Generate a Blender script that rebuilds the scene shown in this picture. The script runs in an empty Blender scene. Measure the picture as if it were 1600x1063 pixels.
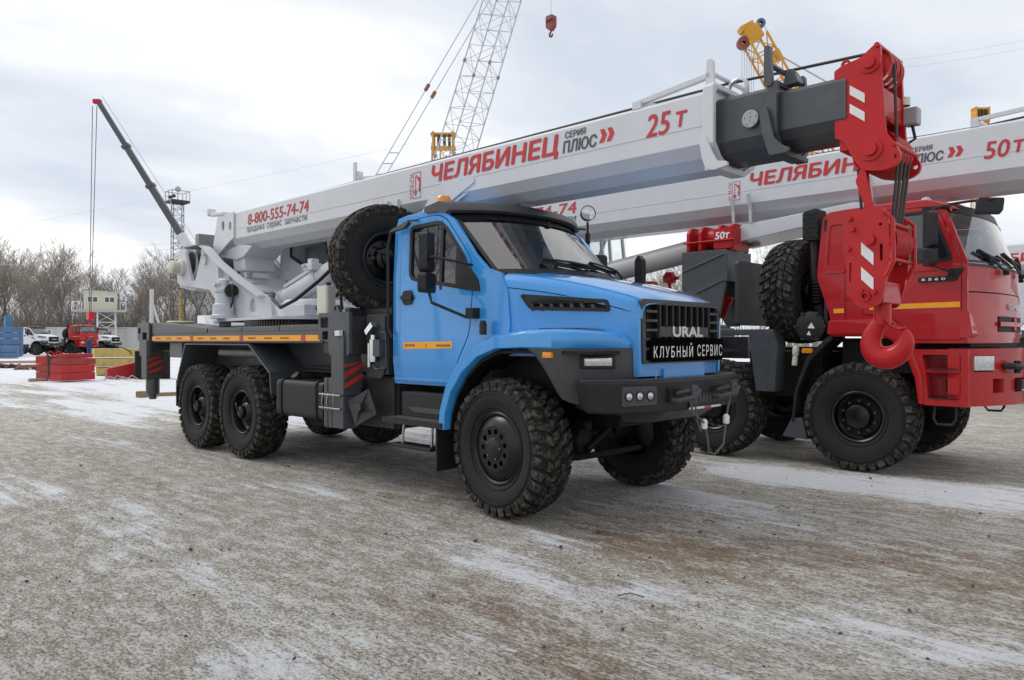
import bpy, bmesh, math, random
from mathutils import Vector, Matrix, noise
from mathutils.geometry import tessellate_polygon, delaunay_2d_cdt
R = math.radians
random.seed(7)
SC = bpy.context.scene
COL = SC.collection

# ------------------------------------------------------------------ camera
cam_d = bpy.data.cameras.new('camera'); cam = bpy.data.objects.new('camera', cam_d); COL.objects.link(cam)
cam.location = (4.82, -5.96, 1.596)
cam.rotation_euler = (R(90), 0, R(134.24 - 90))
cam_d.sensor_width = 36; cam_d.lens = 36 * 1180 / 1600; cam_d.clip_end = 3000
SC.camera = cam
# ------------------------------------------------------------------ sky, sun, exposure
SUN_EL, SUN_AZ = R(46), R(205)      # azimuth: direction the light comes from, measured from +X towards +Y
W = bpy.data.worlds.new('World'); SC.world = W; W.use_nodes = True
nt = W.node_tree; nt.nodes.clear()
def N(t, **k):
    n = nt.nodes.new(t)
    for a, b in k.items(): setattr(n, a, b)
    return n
wo = N('ShaderNodeOutputWorld'); tc = N('ShaderNodeTexCoord')
sky = N('ShaderNodeTexSky', sky_type='NISHITA', sun_disc=False); sky.sun_elevation = SUN_EL
sky.sun_rotation = R(90) - SUN_AZ; sky.dust_density = 2.0
bg_sky = N('ShaderNodeBackground'); bg_sky.inputs[1].default_value = 0.11
nt.links.new(sky.outputs[0], bg_sky.inputs[0])
# cloud deck: noise laid on a flat ceiling (direction / height)
sep = N('ShaderNodeSeparateXYZ'); nt.links.new(tc.outputs['Generated'], sep.inputs[0])
zz = N('ShaderNodeMath', operation='ADD'); nt.links.new(sep.outputs[2], zz.inputs[0]); zz.inputs[1].default_value = 0.16
zm = N('ShaderNodeMath', operation='MAXIMUM'); nt.links.new(zz.outputs[0], zm.inputs[0]); zm.inputs[1].default_value = 0.06
dx = N('ShaderNodeMath', operation='DIVIDE'); nt.links.new(sep.outputs[0], dx.inputs[0]); nt.links.new(zm.outputs[0], dx.inputs[1])
dy = N('ShaderNodeMath', operation='DIVIDE'); nt.links.new(sep.outputs[1], dy.inputs[0]); nt.links.new(zm.outputs[0], dy.inputs[1])
cmb = N('ShaderNodeCombineXYZ'); nt.links.new(dx.outputs[0], cmb.inputs[0]); nt.links.new(dy.outputs[0], cmb.inputs[1])
n1 = N('ShaderNodeTexNoise'); n1.inputs['Scale'].default_value = 0.75; n1.inputs['Detail'].default_value = 7; n1.inputs['Roughness'].default_value = 0.52
mp = N('ShaderNodeMapping'); mp.inputs['Location'].default_value = (3.1, 1.7, 0); mp.inputs['Rotation'].default_value = (0, 0, 0.75); mp.inputs['Scale'].default_value = (1.0, 0.7, 1)
nt.links.new(cmb.outputs[0], mp.inputs[0]); nt.links.new(mp.outputs[0], n1.inputs[0])
cr = N('ShaderNodeValToRGB'); nt.links.new(n1.outputs[0], cr.inputs[0])
e = cr.color_ramp.elements
e[0].position = 0.38; e[0].color = (0.68, 0.735, 0.83, 1)
e[1].position = 0.60; e[1].color = (1.22, 1.22, 1.20, 1)
m = cr.color_ramp.elements.new(0.49); m.color = (0.88, 0.91, 0.96, 1)
bg_cl = N('ShaderNodeBackground'); bg_cl.inputs[1].default_value = 1.07
nt.links.new(cr.outputs[0], bg_cl.inputs[0])
mixs = N('ShaderNodeMixShader'); mixs.inputs[0].default_value = 0.9
nt.links.new(bg_sky.outputs[0], mixs.inputs[1]); nt.links.new(bg_cl.outputs[0], mixs.inputs[2]); nt.links.new(mixs.outputs[0], wo.inputs[0])
sun_d = bpy.data.lights.new('sun', 'SUN'); sun_d.energy = 1.3; sun_d.angle = R(24); sun_d.color = (1, 0.97, 0.92)
sun = bpy.data.objects.new('sun', sun_d); COL.objects.link(sun)
sun.rotation_euler = (R(90) - SUN_EL, 0, SUN_AZ + R(90))
SC.view_settings.view_transform = 'Standard'; SC.view_settings.look = 'None'
SC.view_settings.exposure = 0.0; SC.view_settings.gamma = 1; SC.view_settings.use_curve_mapping = False

# ------------------------------------------------------------------ materials
MATS = {}
def mat(name, col, rough=0.5, metal=0.0, var=0.12, scale=6.0, bump=0.0, bscale=60.0, coat=0.0, dirt=0.0, dirtcol=(0.30, 0.26, 0.22), spec=0.5, emit=0):
    if name in MATS: return MATS[name]
    m = bpy.data.materials.new(name); m.use_nodes = True; t = m.node_tree; b = t.nodes['Principled BSDF']
    b.inputs['Roughness'].default_value = rough; b.inputs['Metallic'].default_value = metal
    b.inputs['Coat Weight'].default_value = coat; b.inputs['Coat Roughness'].default_value = 0.04
    b.inputs['Specular IOR Level'].default_value = spec
    L = t.links.new
    c = t.nodes.new('ShaderNodeTexCoord')
    no = t.nodes.new('ShaderNodeTexNoise'); no.inputs['Scale'].default_value = scale; no.inputs['Detail'].default_value = 6; no.inputs['Roughness'].default_value = 0.65
    L(c.outputs['Object'], no.inputs[0])
    ramp = t.nodes.new('ShaderNodeValToRGB'); L(no.outputs[0], ramp.inputs[0])
    k = 1 - var; ramp.color_ramp.elements[0].position = 0.25; ramp.color_ramp.elements[1].position = 0.75
    ramp.color_ramp.elements[0].color = (col[0]*k, col[1]*k, col[2]*k, 1)
    ramp.color_ramp.elements[1].color = (min(1, col[0]*(1+var*.6)), min(1, col[1]*(1+var*.6)), min(1, col[2]*(1+var*.6)), 1)
    out = ramp.outputs[0]
    if dirt:
        n2 = t.nodes.new('ShaderNodeTexNoise'); n2.inputs['Scale'].default_value = scale*2.3; n2.inputs['Detail'].default_value = 9; n2.inputs['Roughness'].default_value = 0.75
        L(c.outputs['Object'], n2.inputs[0])
        r2 = t.nodes.new('ShaderNodeValToRGB'); L(n2.outputs[0], r2.inputs[0])
        r2.color_ramp.elements[0].position = 0.48; r2.color_ramp.elements[0].color = (0, 0, 0, 1)
        r2.color_ramp.elements[1].position = 0.72; r2.color_ramp.elements[1].color = (dirt, dirt, dirt, 1)
        mx = t.nodes.new('ShaderNodeMixRGB'); L(r2.outputs[0], mx.inputs[0]); L(out, mx.inputs[1]); mx.inputs[2].default_value = (*dirtcol, 1)
        out = mx.outputs[0]
        ma = t.nodes.new('ShaderNodeMath'); ma.operation = 'MULTIPLY_ADD'; L(r2.outputs[0], ma.inputs[0]); ma.inputs[1].default_value = 0.4; ma.inputs[2].default_value = rough
        L(ma.outputs[0], b.inputs['Roughness'])
    L(out, b.inputs['Base Color'])
    if bump:
        n3 = t.nodes.new('ShaderNodeTexNoise'); n3.inputs['Scale'].default_value = bscale; n3.inputs['Detail'].default_value = 4
        L(c.outputs['Object'], n3.inputs[0])
        bp = t.nodes.new('ShaderNodeBump'); bp.inputs['Strength'].default_value = bump; bp.inputs['Distance'].default_value = 0.01
        L(n3.outputs[0], bp.inputs['Height']); L(bp.outputs[0], b.inputs['Normal'])
    if emit:
        b.inputs['Emission Color'].default_value = (*col, 1); b.inputs['Emission Strength'].default_value = emit
    MATS[name] = m; return m
def glass(name, tint, gloss=0.08):
    if name in MATS: return MATS[name]
    m = bpy.data.materials.new(name); m.use_nodes = True; t = m.node_tree; t.nodes.clear(); L = t.links.new
    o = t.nodes.new('ShaderNodeOutputMaterial'); tr = t.nodes.new('ShaderNodeBsdfTransparent'); tr.inputs[0].default_value = (*tint, 1)
    gl = t.nodes.new('ShaderNodeBsdfGlossy'); gl.inputs['Roughness'].default_value = 0.02
    lw = t.nodes.new('ShaderNodeLayerWeight'); lw.inputs[0].default_value = 0.5
    pw = t.nodes.new('ShaderNodeMath'); pw.operation = 'POWER'; pw.inputs[1].default_value = 4.0; L(lw.outputs['Facing'], pw.inputs[0])
    fr = t.nodes.new('ShaderNodeMath'); fr.operation = 'MULTIPLY_ADD'; fr.inputs[1].default_value = 0.9; fr.inputs[2].default_value = 0.045; L(pw.outputs[0], fr.inputs[0])
    c = t.nodes.new('ShaderNodeTexCoord'); no = t.nodes.new('ShaderNodeTexNoise'); no.inputs['Scale'].default_value = 2.0; L(c.outputs['Object'], no.inputs[0])
    bp = t.nodes.new('ShaderNodeBump'); bp.inputs['Strength'].default_value = 0.04; bp.inputs['Distance'].default_value = 0.02; L(no.outputs[0], bp.inputs['Height']); L(bp.outputs[0], gl.inputs['Normal'])
    ad = t.nodes.new('ShaderNodeMath'); ad.operation = 'ADD'; ad.inputs[1].default_value = gloss; L(fr.outputs[0], ad.inputs[0])
    mx = t.nodes.new('ShaderNodeMixShader'); L(ad.outputs[0], mx.inputs[0]); L(tr.outputs[0], mx.inputs[1]); L(gl.outputs[0], mx.inputs[2]); L(mx.outputs[0], o.inputs[0])
    MATS[name] = m; return m
BLUE = mat('blue_paint', (0.032, 0.275, 0.68), 0.32, var=0.05, coat=1.0, dirt=0.07, scale=2.5, spec=0.3)
BOOMW = mat('boom_grey_paint', (0.60, 0.615, 0.65), 0.40, var=0.06, scale=1.2, coat=0.25, dirt=0.16, dirtcol=(0.42, 0.41, 0.40), bump=0.35, bscale=2.2)
TURW = mat('turret_grey_paint', (0.58, 0.60, 0.645), 0.5, var=0.07, scale=3, bump=0.12, bscale=25, dirt=0.16, dirtcol=(0.36, 0.35, 0.34))
GREY = mat('dark_grey_paint', (0.055, 0.062, 0.070), 0.42, var=0.10, scale=4, coat=0.15, dirt=0.22, dirtcol=(0.15, 0.14, 0.13))
GREYD = mat('charcoal_paint', (0.030, 0.032, 0.035), 0.5, var=0.15, scale=4, dirt=0.3, dirtcol=(0.10, 0.09, 0.08))
CHAS = mat('chassis_black', (0.006, 0.006, 0.0065), 0.6, var=0.3, scale=5, dirt=0.25, dirtcol=(0.045, 0.04, 0.034), spec=0.3)
PLAST = mat('black_plastic', (0.012, 0.0125, 0.014), 0.5, var=0.1, spec=0.4, bump=0.15, bscale=250, dirt=0.15, dirtcol=(0.08, 0.075, 0.07))
PLASTG = mat('grey_plastic', (0.052, 0.055, 0.060), 0.5, var=0.08, bump=0.12, bscale=250, dirt=0.12, dirtcol=(0.12, 0.11, 0.1))
RUBBER = mat('tyre_rubber', (0.0135, 0.0132, 0.013), 0.74, var=0.25, scale=8, bump=0.15, bscale=90, dirt=0.35, dirtcol=(0.055, 0.050, 0.044), spec=0.35)
TREAD = mat('muddy_tread_rubber', (0.013, 0.0125, 0.012), 0.85, var=0.3, scale=7, bump=0.4, bscale=70, dirt=0.9, dirtcol=(0.20, 0.172, 0.138), spec=0.3)
RIMB = mat('rim_black', (0.006, 0.006, 0.0065), 0.30, var=0.2, scale=6, dirt=0.15, dirtcol=(0.04, 0.036, 0.032), spec=0.4)
RED = mat('red_paint', (0.47, 0.007, 0.011), 0.45, var=0.08, scale=2.5, coat=0.25, dirt=0.30, dirtcol=(0.22, 0.012, 0.014), spec=0.25)
REDK = mat('red_cab_paint', (0.42, 0.008, 0.012), 0.42, var=0.07, scale=1.8, coat=0.45, dirt=0.22, dirtcol=(0.26, 0.035, 0.035), spec=0.25)
REDTXT = mat('red_vinyl', (0.52, 0.028, 0.036), 0.5, var=0.05)
GREYTXT = mat('grey_vinyl', (0.075, 0.085, 0.10), 0.5, var=0.05)
YEL = mat('yellow_reflective_tape', (0.86, 0.36, 0.012), 0.4, var=0.08, scale=8)
REDTAPE = mat('red_reflective_tape', (0.46, 0.035, 0.025), 0.4, var=0.08)
WHITETAPE = mat('white_reflective_tape', (0.72, 0.71, 0.70), 0.4, var=0.05)
AMBER = mat('amber_lens', (0.75, 0.24, 0.01), 0.15, var=0.1, coat=0.6)
CHROME = mat('chrome', (0.75, 0.76, 0.78), 0.12, metal=1, var=0.05)
STEEL = mat('bare_steel', (0.36, 0.36, 0.37), 0.35, metal=1, var=0.2)
ROPE = mat('wire_rope', (0.055, 0.05, 0.045), 0.6, metal=0.3, var=0.3, scale=60)
WHITE = mat('white_paint', (0.74, 0.75, 0.77), 0.4, var=0.05, coat=0.3, dirt=0.12)
CREAM = mat('cream_plastic', (0.62, 0.60, 0.52), 0.4, var=0.05)
LENS = mat('lamp_lens', (0.62, 0.64, 0.66), 0.08, metal=0.6, var=0.3, scale=25)
SILVER = mat('silver_letters', (0.62, 0.63, 0.64), 0.35, metal=0.5, var=0.05)
BLACKPL = mat('black_banner', (0.0008, 0.0008, 0.0008), 0.9, var=0.0, spec=0.05)
WHITEPR = mat('white_print', (0.85, 0.85, 0.85), 0.6, var=0.0)
INTER = mat('cab_interior', (0.030, 0.029, 0.028), 0.8, var=0.2)
YCR = mat('crane_yellow', (0.62, 0.30, 0.02), 0.45, var=0.12, scale=1.5, dirt=0.2, dirtcol=(0.25, 0.13, 0.04))
GLASS = glass('window_glass', (0.30, 0.33, 0.34))
GLASSC = glass('clear_cab_glass', (0.93, 0.95, 0.95), 0.02)
GLASSW = glass('windscreen_glass', (0.80, 0.84, 0.85), 0.16)

# ------------------------------------------------------------------ mesh helpers
def rounded(pts, r, n=4):
    out = []; k = len(pts)
    for i, p in enumerate(pts):
        rr = r[i] if isinstance(r, (list, tuple)) else r
        p = Vector(p); a = Vector(pts[i-1]); b = Vector(pts[(i+1) % k])
        if rr <= 0: out.append(tuple(p)); continue
        da = min(rr, (a-p).length*.48); db = min(rr, (b-p).length*.48)
        p0 = p + (a-p).normalized()*da; p1 = p + (b-p).normalized()*db
        for j in range(n+1):
            t = j/n; out.append(tuple(p0*(1-t)**2 + p*2*t*(1-t) + p1*t*t))
    return out
def circ(cx, cy, r, n=16, ry=None):
    return [(cx + r*math.cos(2*math.pi*i/n), cy + (ry or r)*math.sin(2*math.pi*i/n)) for i in range(n)]
class MB:
    def __init__(s): s.v = []; s.f = []
    def add(s, vs, fs):
        o = len(s.v); s.v += [tuple(v) for v in vs]; s.f += [tuple(i+o for i in f) for f in fs]; return s
    def box(s, x0, x1, y0, y1, z0, z1):
        return s.add([(x0,y0,z0),(x1,y0,z0),(x1,y1,z0),(x0,y1,z0),(x0,y0,z1),(x1,y0,z1),(x1,y1,z1),(x0,y1,z1)],
                     [(0,3,2,1),(4,5,6,7),(0,1,5,4),(1,2,6,5),(2,3,7,6),(3,0,4,7)])
    def obox(s, c, size, M):
        c = Vector(c); h = [q/2 for q in size]
        vs = [c + M @ Vector((a*h[0], b*h[1], d*h[2])) for d in (-1,1) for a, b in ((-1,-1),(1,-1),(1,1),(-1,1))]
        return s.add(vs, [(0,3,2,1),(4,5,6,7),(0,1,5,4),(1,2,6,5),(2,3,7,6),(3,0,4,7)])
    def bar(s, p0, p1, w, h=None, up=(0,0,1)):
        p0 = Vector(p0); p1 = Vector(p1); d = (p1-p0); l = d.length; d.normalize(); u = Vector(up)
        if abs(d.dot(u)) > .98: u = Vector((1,0,0))
        x = d.cross(u).normalized(); u = x.cross(d)
        M = Matrix((d, x, u)).transposed()
        return s.obox((p0+p1)/2, (l, w, h or w), M)
    def prism(s, pts, axis, a, b):
        f = {'y': lambda p, t: (p[0], t, p[1]), 'x': lambda p, t: (t, p[0], p[1]), 'z': lambda p, t: (p[0], p[1], t)}[axis]
        n = len(pts); tri = tessellate_polygon([[Vector((p[0], p[1], 0)) for p in pts]])
        vs = [f(p, a) for p in pts] + [f(p, b) for p in pts]
        return s.add(vs, [tuple(t) for t in tri] + [tuple(i+n for i in reversed(t)) for t in tri] + [(i, (i+1) % n, (i+1) % n+n, i+n) for i in range(n)])
    def cyl(s, p0, p1, r0, r1=None, n=14, caps=True):
        p0 = Vector(p0); p1 = Vector(p1); r1 = r0 if r1 is None else r1
        d = (p1-p0).normalized(); u = Vector((0,0,1)) if abs(d.z) < .9 else Vector((1,0,0))
        x = d.cross(u).normalized(); y = d.cross(x)
        vs = []
        for p, r in ((p0, r0), (p1, r1)):
            for i in range(n):
                a = 2*math.pi*i/n; vs.append(p + x*math.cos(a)*r + y*math.sin(a)*r)
        fs = [(i, (i+1) % n, (i+1) % n+n, i+n) for i in range(n)]
        if caps: fs += [tuple(range(n-1, -1, -1)), tuple(range(n, 2*n))]
        return s.add(vs, fs)
    def tube(s, pts, r, n=6):
        pts = [Vector(p) for p in pts]; rings = []
        u = None
        for i, p in enumerate(pts):
            d = (pts[min(i+1, len(pts)-1)] - pts[max(i-1, 0)]).normalized()
            if u is None:
                u = Vector((0,0,1)) if abs(d.z) < .9 else Vector((1,0,0))
            x = d.cross(u).normalized(); u = x.cross(d)
            rr = r[i] if isinstance(r, (list, tuple)) else r
            rings.append([p + x*math.cos(2*math.pi*k/n)*rr + u*math.sin(2*math.pi*k/n)*rr for k in range(n)])
        return s.loft(rings)
    def loft(s, rings, cap=True, closed=True):
        n = len(rings[0]); vs = [v for r in rings for v in r]; fs = []
        m_ = n if closed else n-1
        for j in range(len(rings)-1):
            for i in range(m_):
                fs.append((j*n+i, j*n+(i+1) % n, (j+1)*n+(i+1) % n, (j+1)*n+i))
        if cap and closed: fs += [tuple(range(n-1, -1, -1)), tuple((len(rings)-1)*n+i for i in range(n))]
        return s.add(vs, fs)
    def lathe(s, prof, c, axis, n=32, closed=False):
        # prof: (radius, height along axis)
        c = Vector(c); d = Vector(axis).normalized(); u = Vector((0,0,1)) if abs(d.z) < .9 else Vector((1,0,0))
        x = d.cross(u).normalized(); y = d.cross(x); vs = []; k = len(prof)
        for i in range(n):
            a = 2*math.pi*i/n
            for r, h in prof: vs.append(c + d*h + x*math.cos(a)*r + y*math.sin(a)*r)
        fs = []
        for i in range(n):
            for j in range(k if closed else k-1):
                fs.append((i*k+j, i*k+(j+1) % k, ((i+1) % n)*k+(j+1) % k, ((i+1) % n)*k+j))
        return s.add(vs, fs)
    def panel(s, outer, holes, fn, t, cuts=()):
        # flat outline with holes, mapped through fn(u, v, depth); cuts: extra lines (axis, value)
        loops = [outer] + list(holes)
        pts = [p for l in loops for p in l]
        tri = tessellate_polygon([[Vector((p[0], p[1], 0)) for p in l] for l in loops])
        bm = bmesh.new(); vv = [bm.verts.new((p[0], p[1], 0)) for p in pts]
        for q in tri:
            try: bm.faces.new([vv[i] for i in q])
            except ValueError: pass
        for ax, val in cuts:
            co = (val, 0, 0) if ax == 0 else (0, val, 0); no = (1,0,0) if ax == 0 else (0,1,0)
            bmesh.ops.bisect_plane(bm, geom=bm.verts[:]+bm.edges[:]+bm.faces[:], plane_co=co, plane_no=no)
        bm.verts.index_update(); n = len(bm.verts); o = len(s.v)
        s.v += [tuple(fn(v.co.x, v.co.y, 0)) for v in bm.verts] + [tuple(fn(v.co.x, v.co.y, t)) for v in bm.verts]
        for f in bm.faces:
            ids = [v.index for v in f.verts]; s.f.append(tuple(o+i for i in ids)); s.f.append(tuple(o+n+i for i in reversed(ids)))
        for ed in bm.edges:
            if len(ed.link_faces) == 1:
                a, b = ed.verts[0].index, ed.verts[1].index; s.f.append((o+a, o+b, o+n+b, o+n+a))
        bm.free(); return s
    def mirror_y(s, cy=0):
        n = len(s.v); s.v += [(x, 2*cy-y, z) for x, y, z in s.v]; s.f += [tuple(n+i for i in reversed(f)) for f in s.f]; return s
    def map(s, fn): s.v = [tuple(fn(*v)) for v in s.v]; return s
    def build(s, name, mt, parent=None, bevel=0.0, ang=38, smooth=True, seg=2, weld=False):
        me = bpy.data.meshes.new(name); bm = bmesh.new()
        vs = [bm.verts.new(v) for v in s.v]
        for f in s.f:
            try: bm.faces.new([vs[i] for i in f])
            except ValueError: pass
        if weld: bmesh.ops.remove_doubles(bm, verts=bm.verts, dist=1e-4)
        bmesh.ops.recalc_face_normals(bm, faces=bm.faces)
        if bevel:
            es = [ed for ed in bm.edges if len(ed.link_faces) == 2 and ed.calc_face_angle(0) > R(32)]
            bmesh.ops.bevel(bm, geom=es, offset=bevel, segments=seg, profile=0.5, affect='EDGES', clamp_overlap=True)
        if smooth:
            for f in bm.faces: f.smooth = True
            for ed in bm.edges:
                if len(ed.link_faces) == 2 and ed.calc_face_angle(0) > R(ang): ed.smooth = False
        bm.to_mesh(me); bm.free(); me.materials.append(mt)
        o = bpy.data.objects.new(name, me); COL.objects.link(o)
        if parent: o.parent = parent
        if bevel: o.modifiers.new('crisp', 'WEIGHTED_NORMAL').keep_sharp = True
        return o
def tag(o, label, cat, group=None):
    o['label'] = label; o['category'] = cat
    if group: o['group'] = group
    return o
def thing(name, label, cat, loc=(0,0,0), rz=0, group=None):
    o = bpy.data.objects.new(name, None); COL.objects.link(o); o.location = loc; o.rotation_euler = (0,0,rz)
    o.empty_display_size = 0.2
    return tag(o, label, cat, group)
def node(name, parent, loc=(0,0,0), rot=(0,0,0)):
    o = bpy.data.objects.new(name, None); COL.objects.link(o); o.parent = parent; o.location = loc; o.rotation_euler = rot
    o.empty_display_size = 0.1
    return o
def copy_tree(o, parent=None):
    c = o.copy(); COL.objects.link(c); c.parent = parent
    for ch in list(o.children): copy_tree(ch, c)
    return c
def text(name, s, w, h, org, u, v, mt, parent, shear=0.0, bold=0.0, depth=0.003, space=1.0):
    # lettering fitted to a w x h box whose lower left corner is org; u = reading direction, v = up
    cu = bpy.data.curves.new(name, 'FONT'); cu.body = s; cu.size = 1; cu.resolution_u = 3; cu.space_character = space; cu.fill_mode = 'NONE'
    ob = bpy.data.objects.new(name, cu); COL.objects.link(ob)
    dg = bpy.context.evaluated_depsgraph_get(); dg.update()
    me = bpy.data.meshes.new_from_object(ob.evaluated_get(dg)); bpy.data.objects.remove(ob); bpy.data.curves.remove(cu)
    P = [Vector((q.co.x, q.co.y)) for q in me.vertices]; E = [tuple(q.vertices) for q in me.edges]; bpy.data.meshes.remove(me)
    nxt = {}
    for i, j in E: nxt.setdefault(i, []).append(j); nxt.setdefault(j, []).append(i)
    segs = []; done = set()
    for st in range(len(P)):                       # walk each outline in vertex order so every edge has a direction
        if st in done or st not in nxt: continue
        cur = st; done.add(st)
        while True:
            cand = [q for q in nxt[cur] if q == cur+1 and q not in done] or [q for q in nxt[cur] if q not in done]
            if not cand: segs.append((cur, st)); break
            segs.append((cur, cand[0])); cur = cand[0]; done.add(cur)
    V2, _, F2, *_ = delaunay_2d_cdt(P, segs, [], 1, 1e-5)
    def inside(c):
        wn = 0
        for i, j in segs:
            p, q = P[i], P[j]
            if (p.y > c.y) != (q.y > c.y) and (p.x + (c.y-p.y)/(q.y-p.y)*(q.x-p.x)) > c.x: wn += 1 if q.y > p.y else -1
        return wn != 0
    bm = bmesh.new(); vv = [bm.verts.new((q.x, q.y, 0)) for q in V2]
    for f in F2:
        if inside((V2[f[0]]+V2[f[1]]+V2[f[2]])/3): bm.faces.new([vv[i] for i in f])
    bmesh.ops.delete(bm, geom=[q for q in bm.verts if not q.link_faces], context='VERTS')
    xs = [q.co.x for q in bm.verts]; ys = [q.co.y for q in bm.verts]; x0, x1, y0, y1 = min(xs), max(xs), min(ys), max(ys)
    u = Vector(u).normalized(); v = Vector(v).normalized(); nn = u.cross(v); org = Vector(org)
    for q in bm.verts:
        a = (q.co.x-x0)/(x1-x0)*w; b = (q.co.y-y0)/(y1-y0)*h
        q.co = org + u*(a + shear*b) + v*b + nn*depth
    if bold > 0:
        base = bm.verts[:]+bm.edges[:]+bm.faces[:]; s_ = bold*h
        for k, (ox, oy) in enumerate(((s_,0),(-s_,0),(s_*.5,s_*.6),(-s_*.5,-s_*.6),(.5*s_,-.6*s_),(-.5*s_,.6*s_))):
            r_ = bmesh.ops.duplicate(bm, geom=base)
            for q in r_['geom']:
                if isinstance(q, bmesh.types.BMVert): q.co += u*ox + v*oy + nn*.0004*(k+1)
    for f in bm.faces:
        f.normal_update()
        if f.normal.dot(nn) < 0: f.normal_flip()
    me = bpy.data.meshes.new(name); bm.to_mesh(me); bm.free(); me.materials.append(mt)
    o = bpy.data.objects.new(name, me); COL.objects.link(o)
    if parent: o.parent = parent
    return o
def lerp(a, b, t): return a + (b-a)*t

# ================================================================== wheels
def tyre_mesh(Ro, wd, rb, pitches=34, rows=5):
    h = wd/2; m_ = MB()
    prof = [(rb-.01,-h*.70),(rb+.02,-h*.78),(rb+.10,-h*.98),(Ro-.16,-h*1.02),(Ro-.085,-h*.97),(Ro-.045,-h*.86),(Ro-.028,-h*.55),(Ro-.024,0)]
    prof += [(r, -a) for r, a in reversed(prof[:-1])]
    m_.lathe(prof, (0,0,0), (0,1,0), 56)
    # sidewall rings
    for sg in (-1, 1):
        for rr, aa in ((rb+.055, h*.90), (Ro-.135, h*1.02)):
            m_.lathe([(rr-.006, sg*(aa-.004)), (rr, sg*(aa+.005)), (rr+.006, sg*(aa-.004))], (0,0,0), (0,1,0), 48)
    return m_
def tread_mesh(Ro, wd, pitches=34, rows=5):
    h = wd/2; m_ = MB(); st = 2*math.pi/pitches
    rnd = random.Random(3)
    for k in range(pitches):
        for j in range(rows):
            a = -h + (j+.5)*wd/rows*1.0; da = wd/rows*.43; th = k*st + abs(a)*.75/ .6 * .9 + (0.5*st if j % 2 else 0)*.35
            dth = st*.37; r1 = Ro - .006*abs(a/h)**2*3 + rnd.uniform(-.003, .002); r0 = Ro-.045
            edge = j in (0, rows-1)
            sg = -1 if a < 0 else 1
            pts = []
            for rr, sh in ((r0, 1.12), (r1, .9)):
                for ta, tt in ((-1,-1),(1,-1),(1,1),(-1,1)):
                    aa = a + ta*da*sh; t2 = th + tt*dth*sh + ta*da*.9*sg
                    r_ = rr
                    if edge and ta == sg:
                        if rr == r0: aa = sg*h*1.035; r_ = Ro-.105
                        else: aa = sg*h*1.02; r_ = r1-.018
                    pts.append((r_*math.cos(t2), aa, r_*math.sin(t2)))
            m_.add(pts, [(0,3,2,1),(4,5,6,7),(0,1,5,4),(1,2,6,5),(2,3,7,6),(3,0,4,7)])
    return m_
def holed_disc(m_, r0, r1, n, hr, y, t=.012, rc=None):
    rc = rc or (r0+r1)/2
    hole = [circ(rc*math.cos(2*math.pi*k/n), rc*math.sin(2*math.pi*k/n), hr, 10) for k in range(n)]
    m_.panel(circ(0,0,r1,44), hole + [circ(0,0,r0,24)], lambda u, v, d: (u, y+d, v), t)
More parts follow.
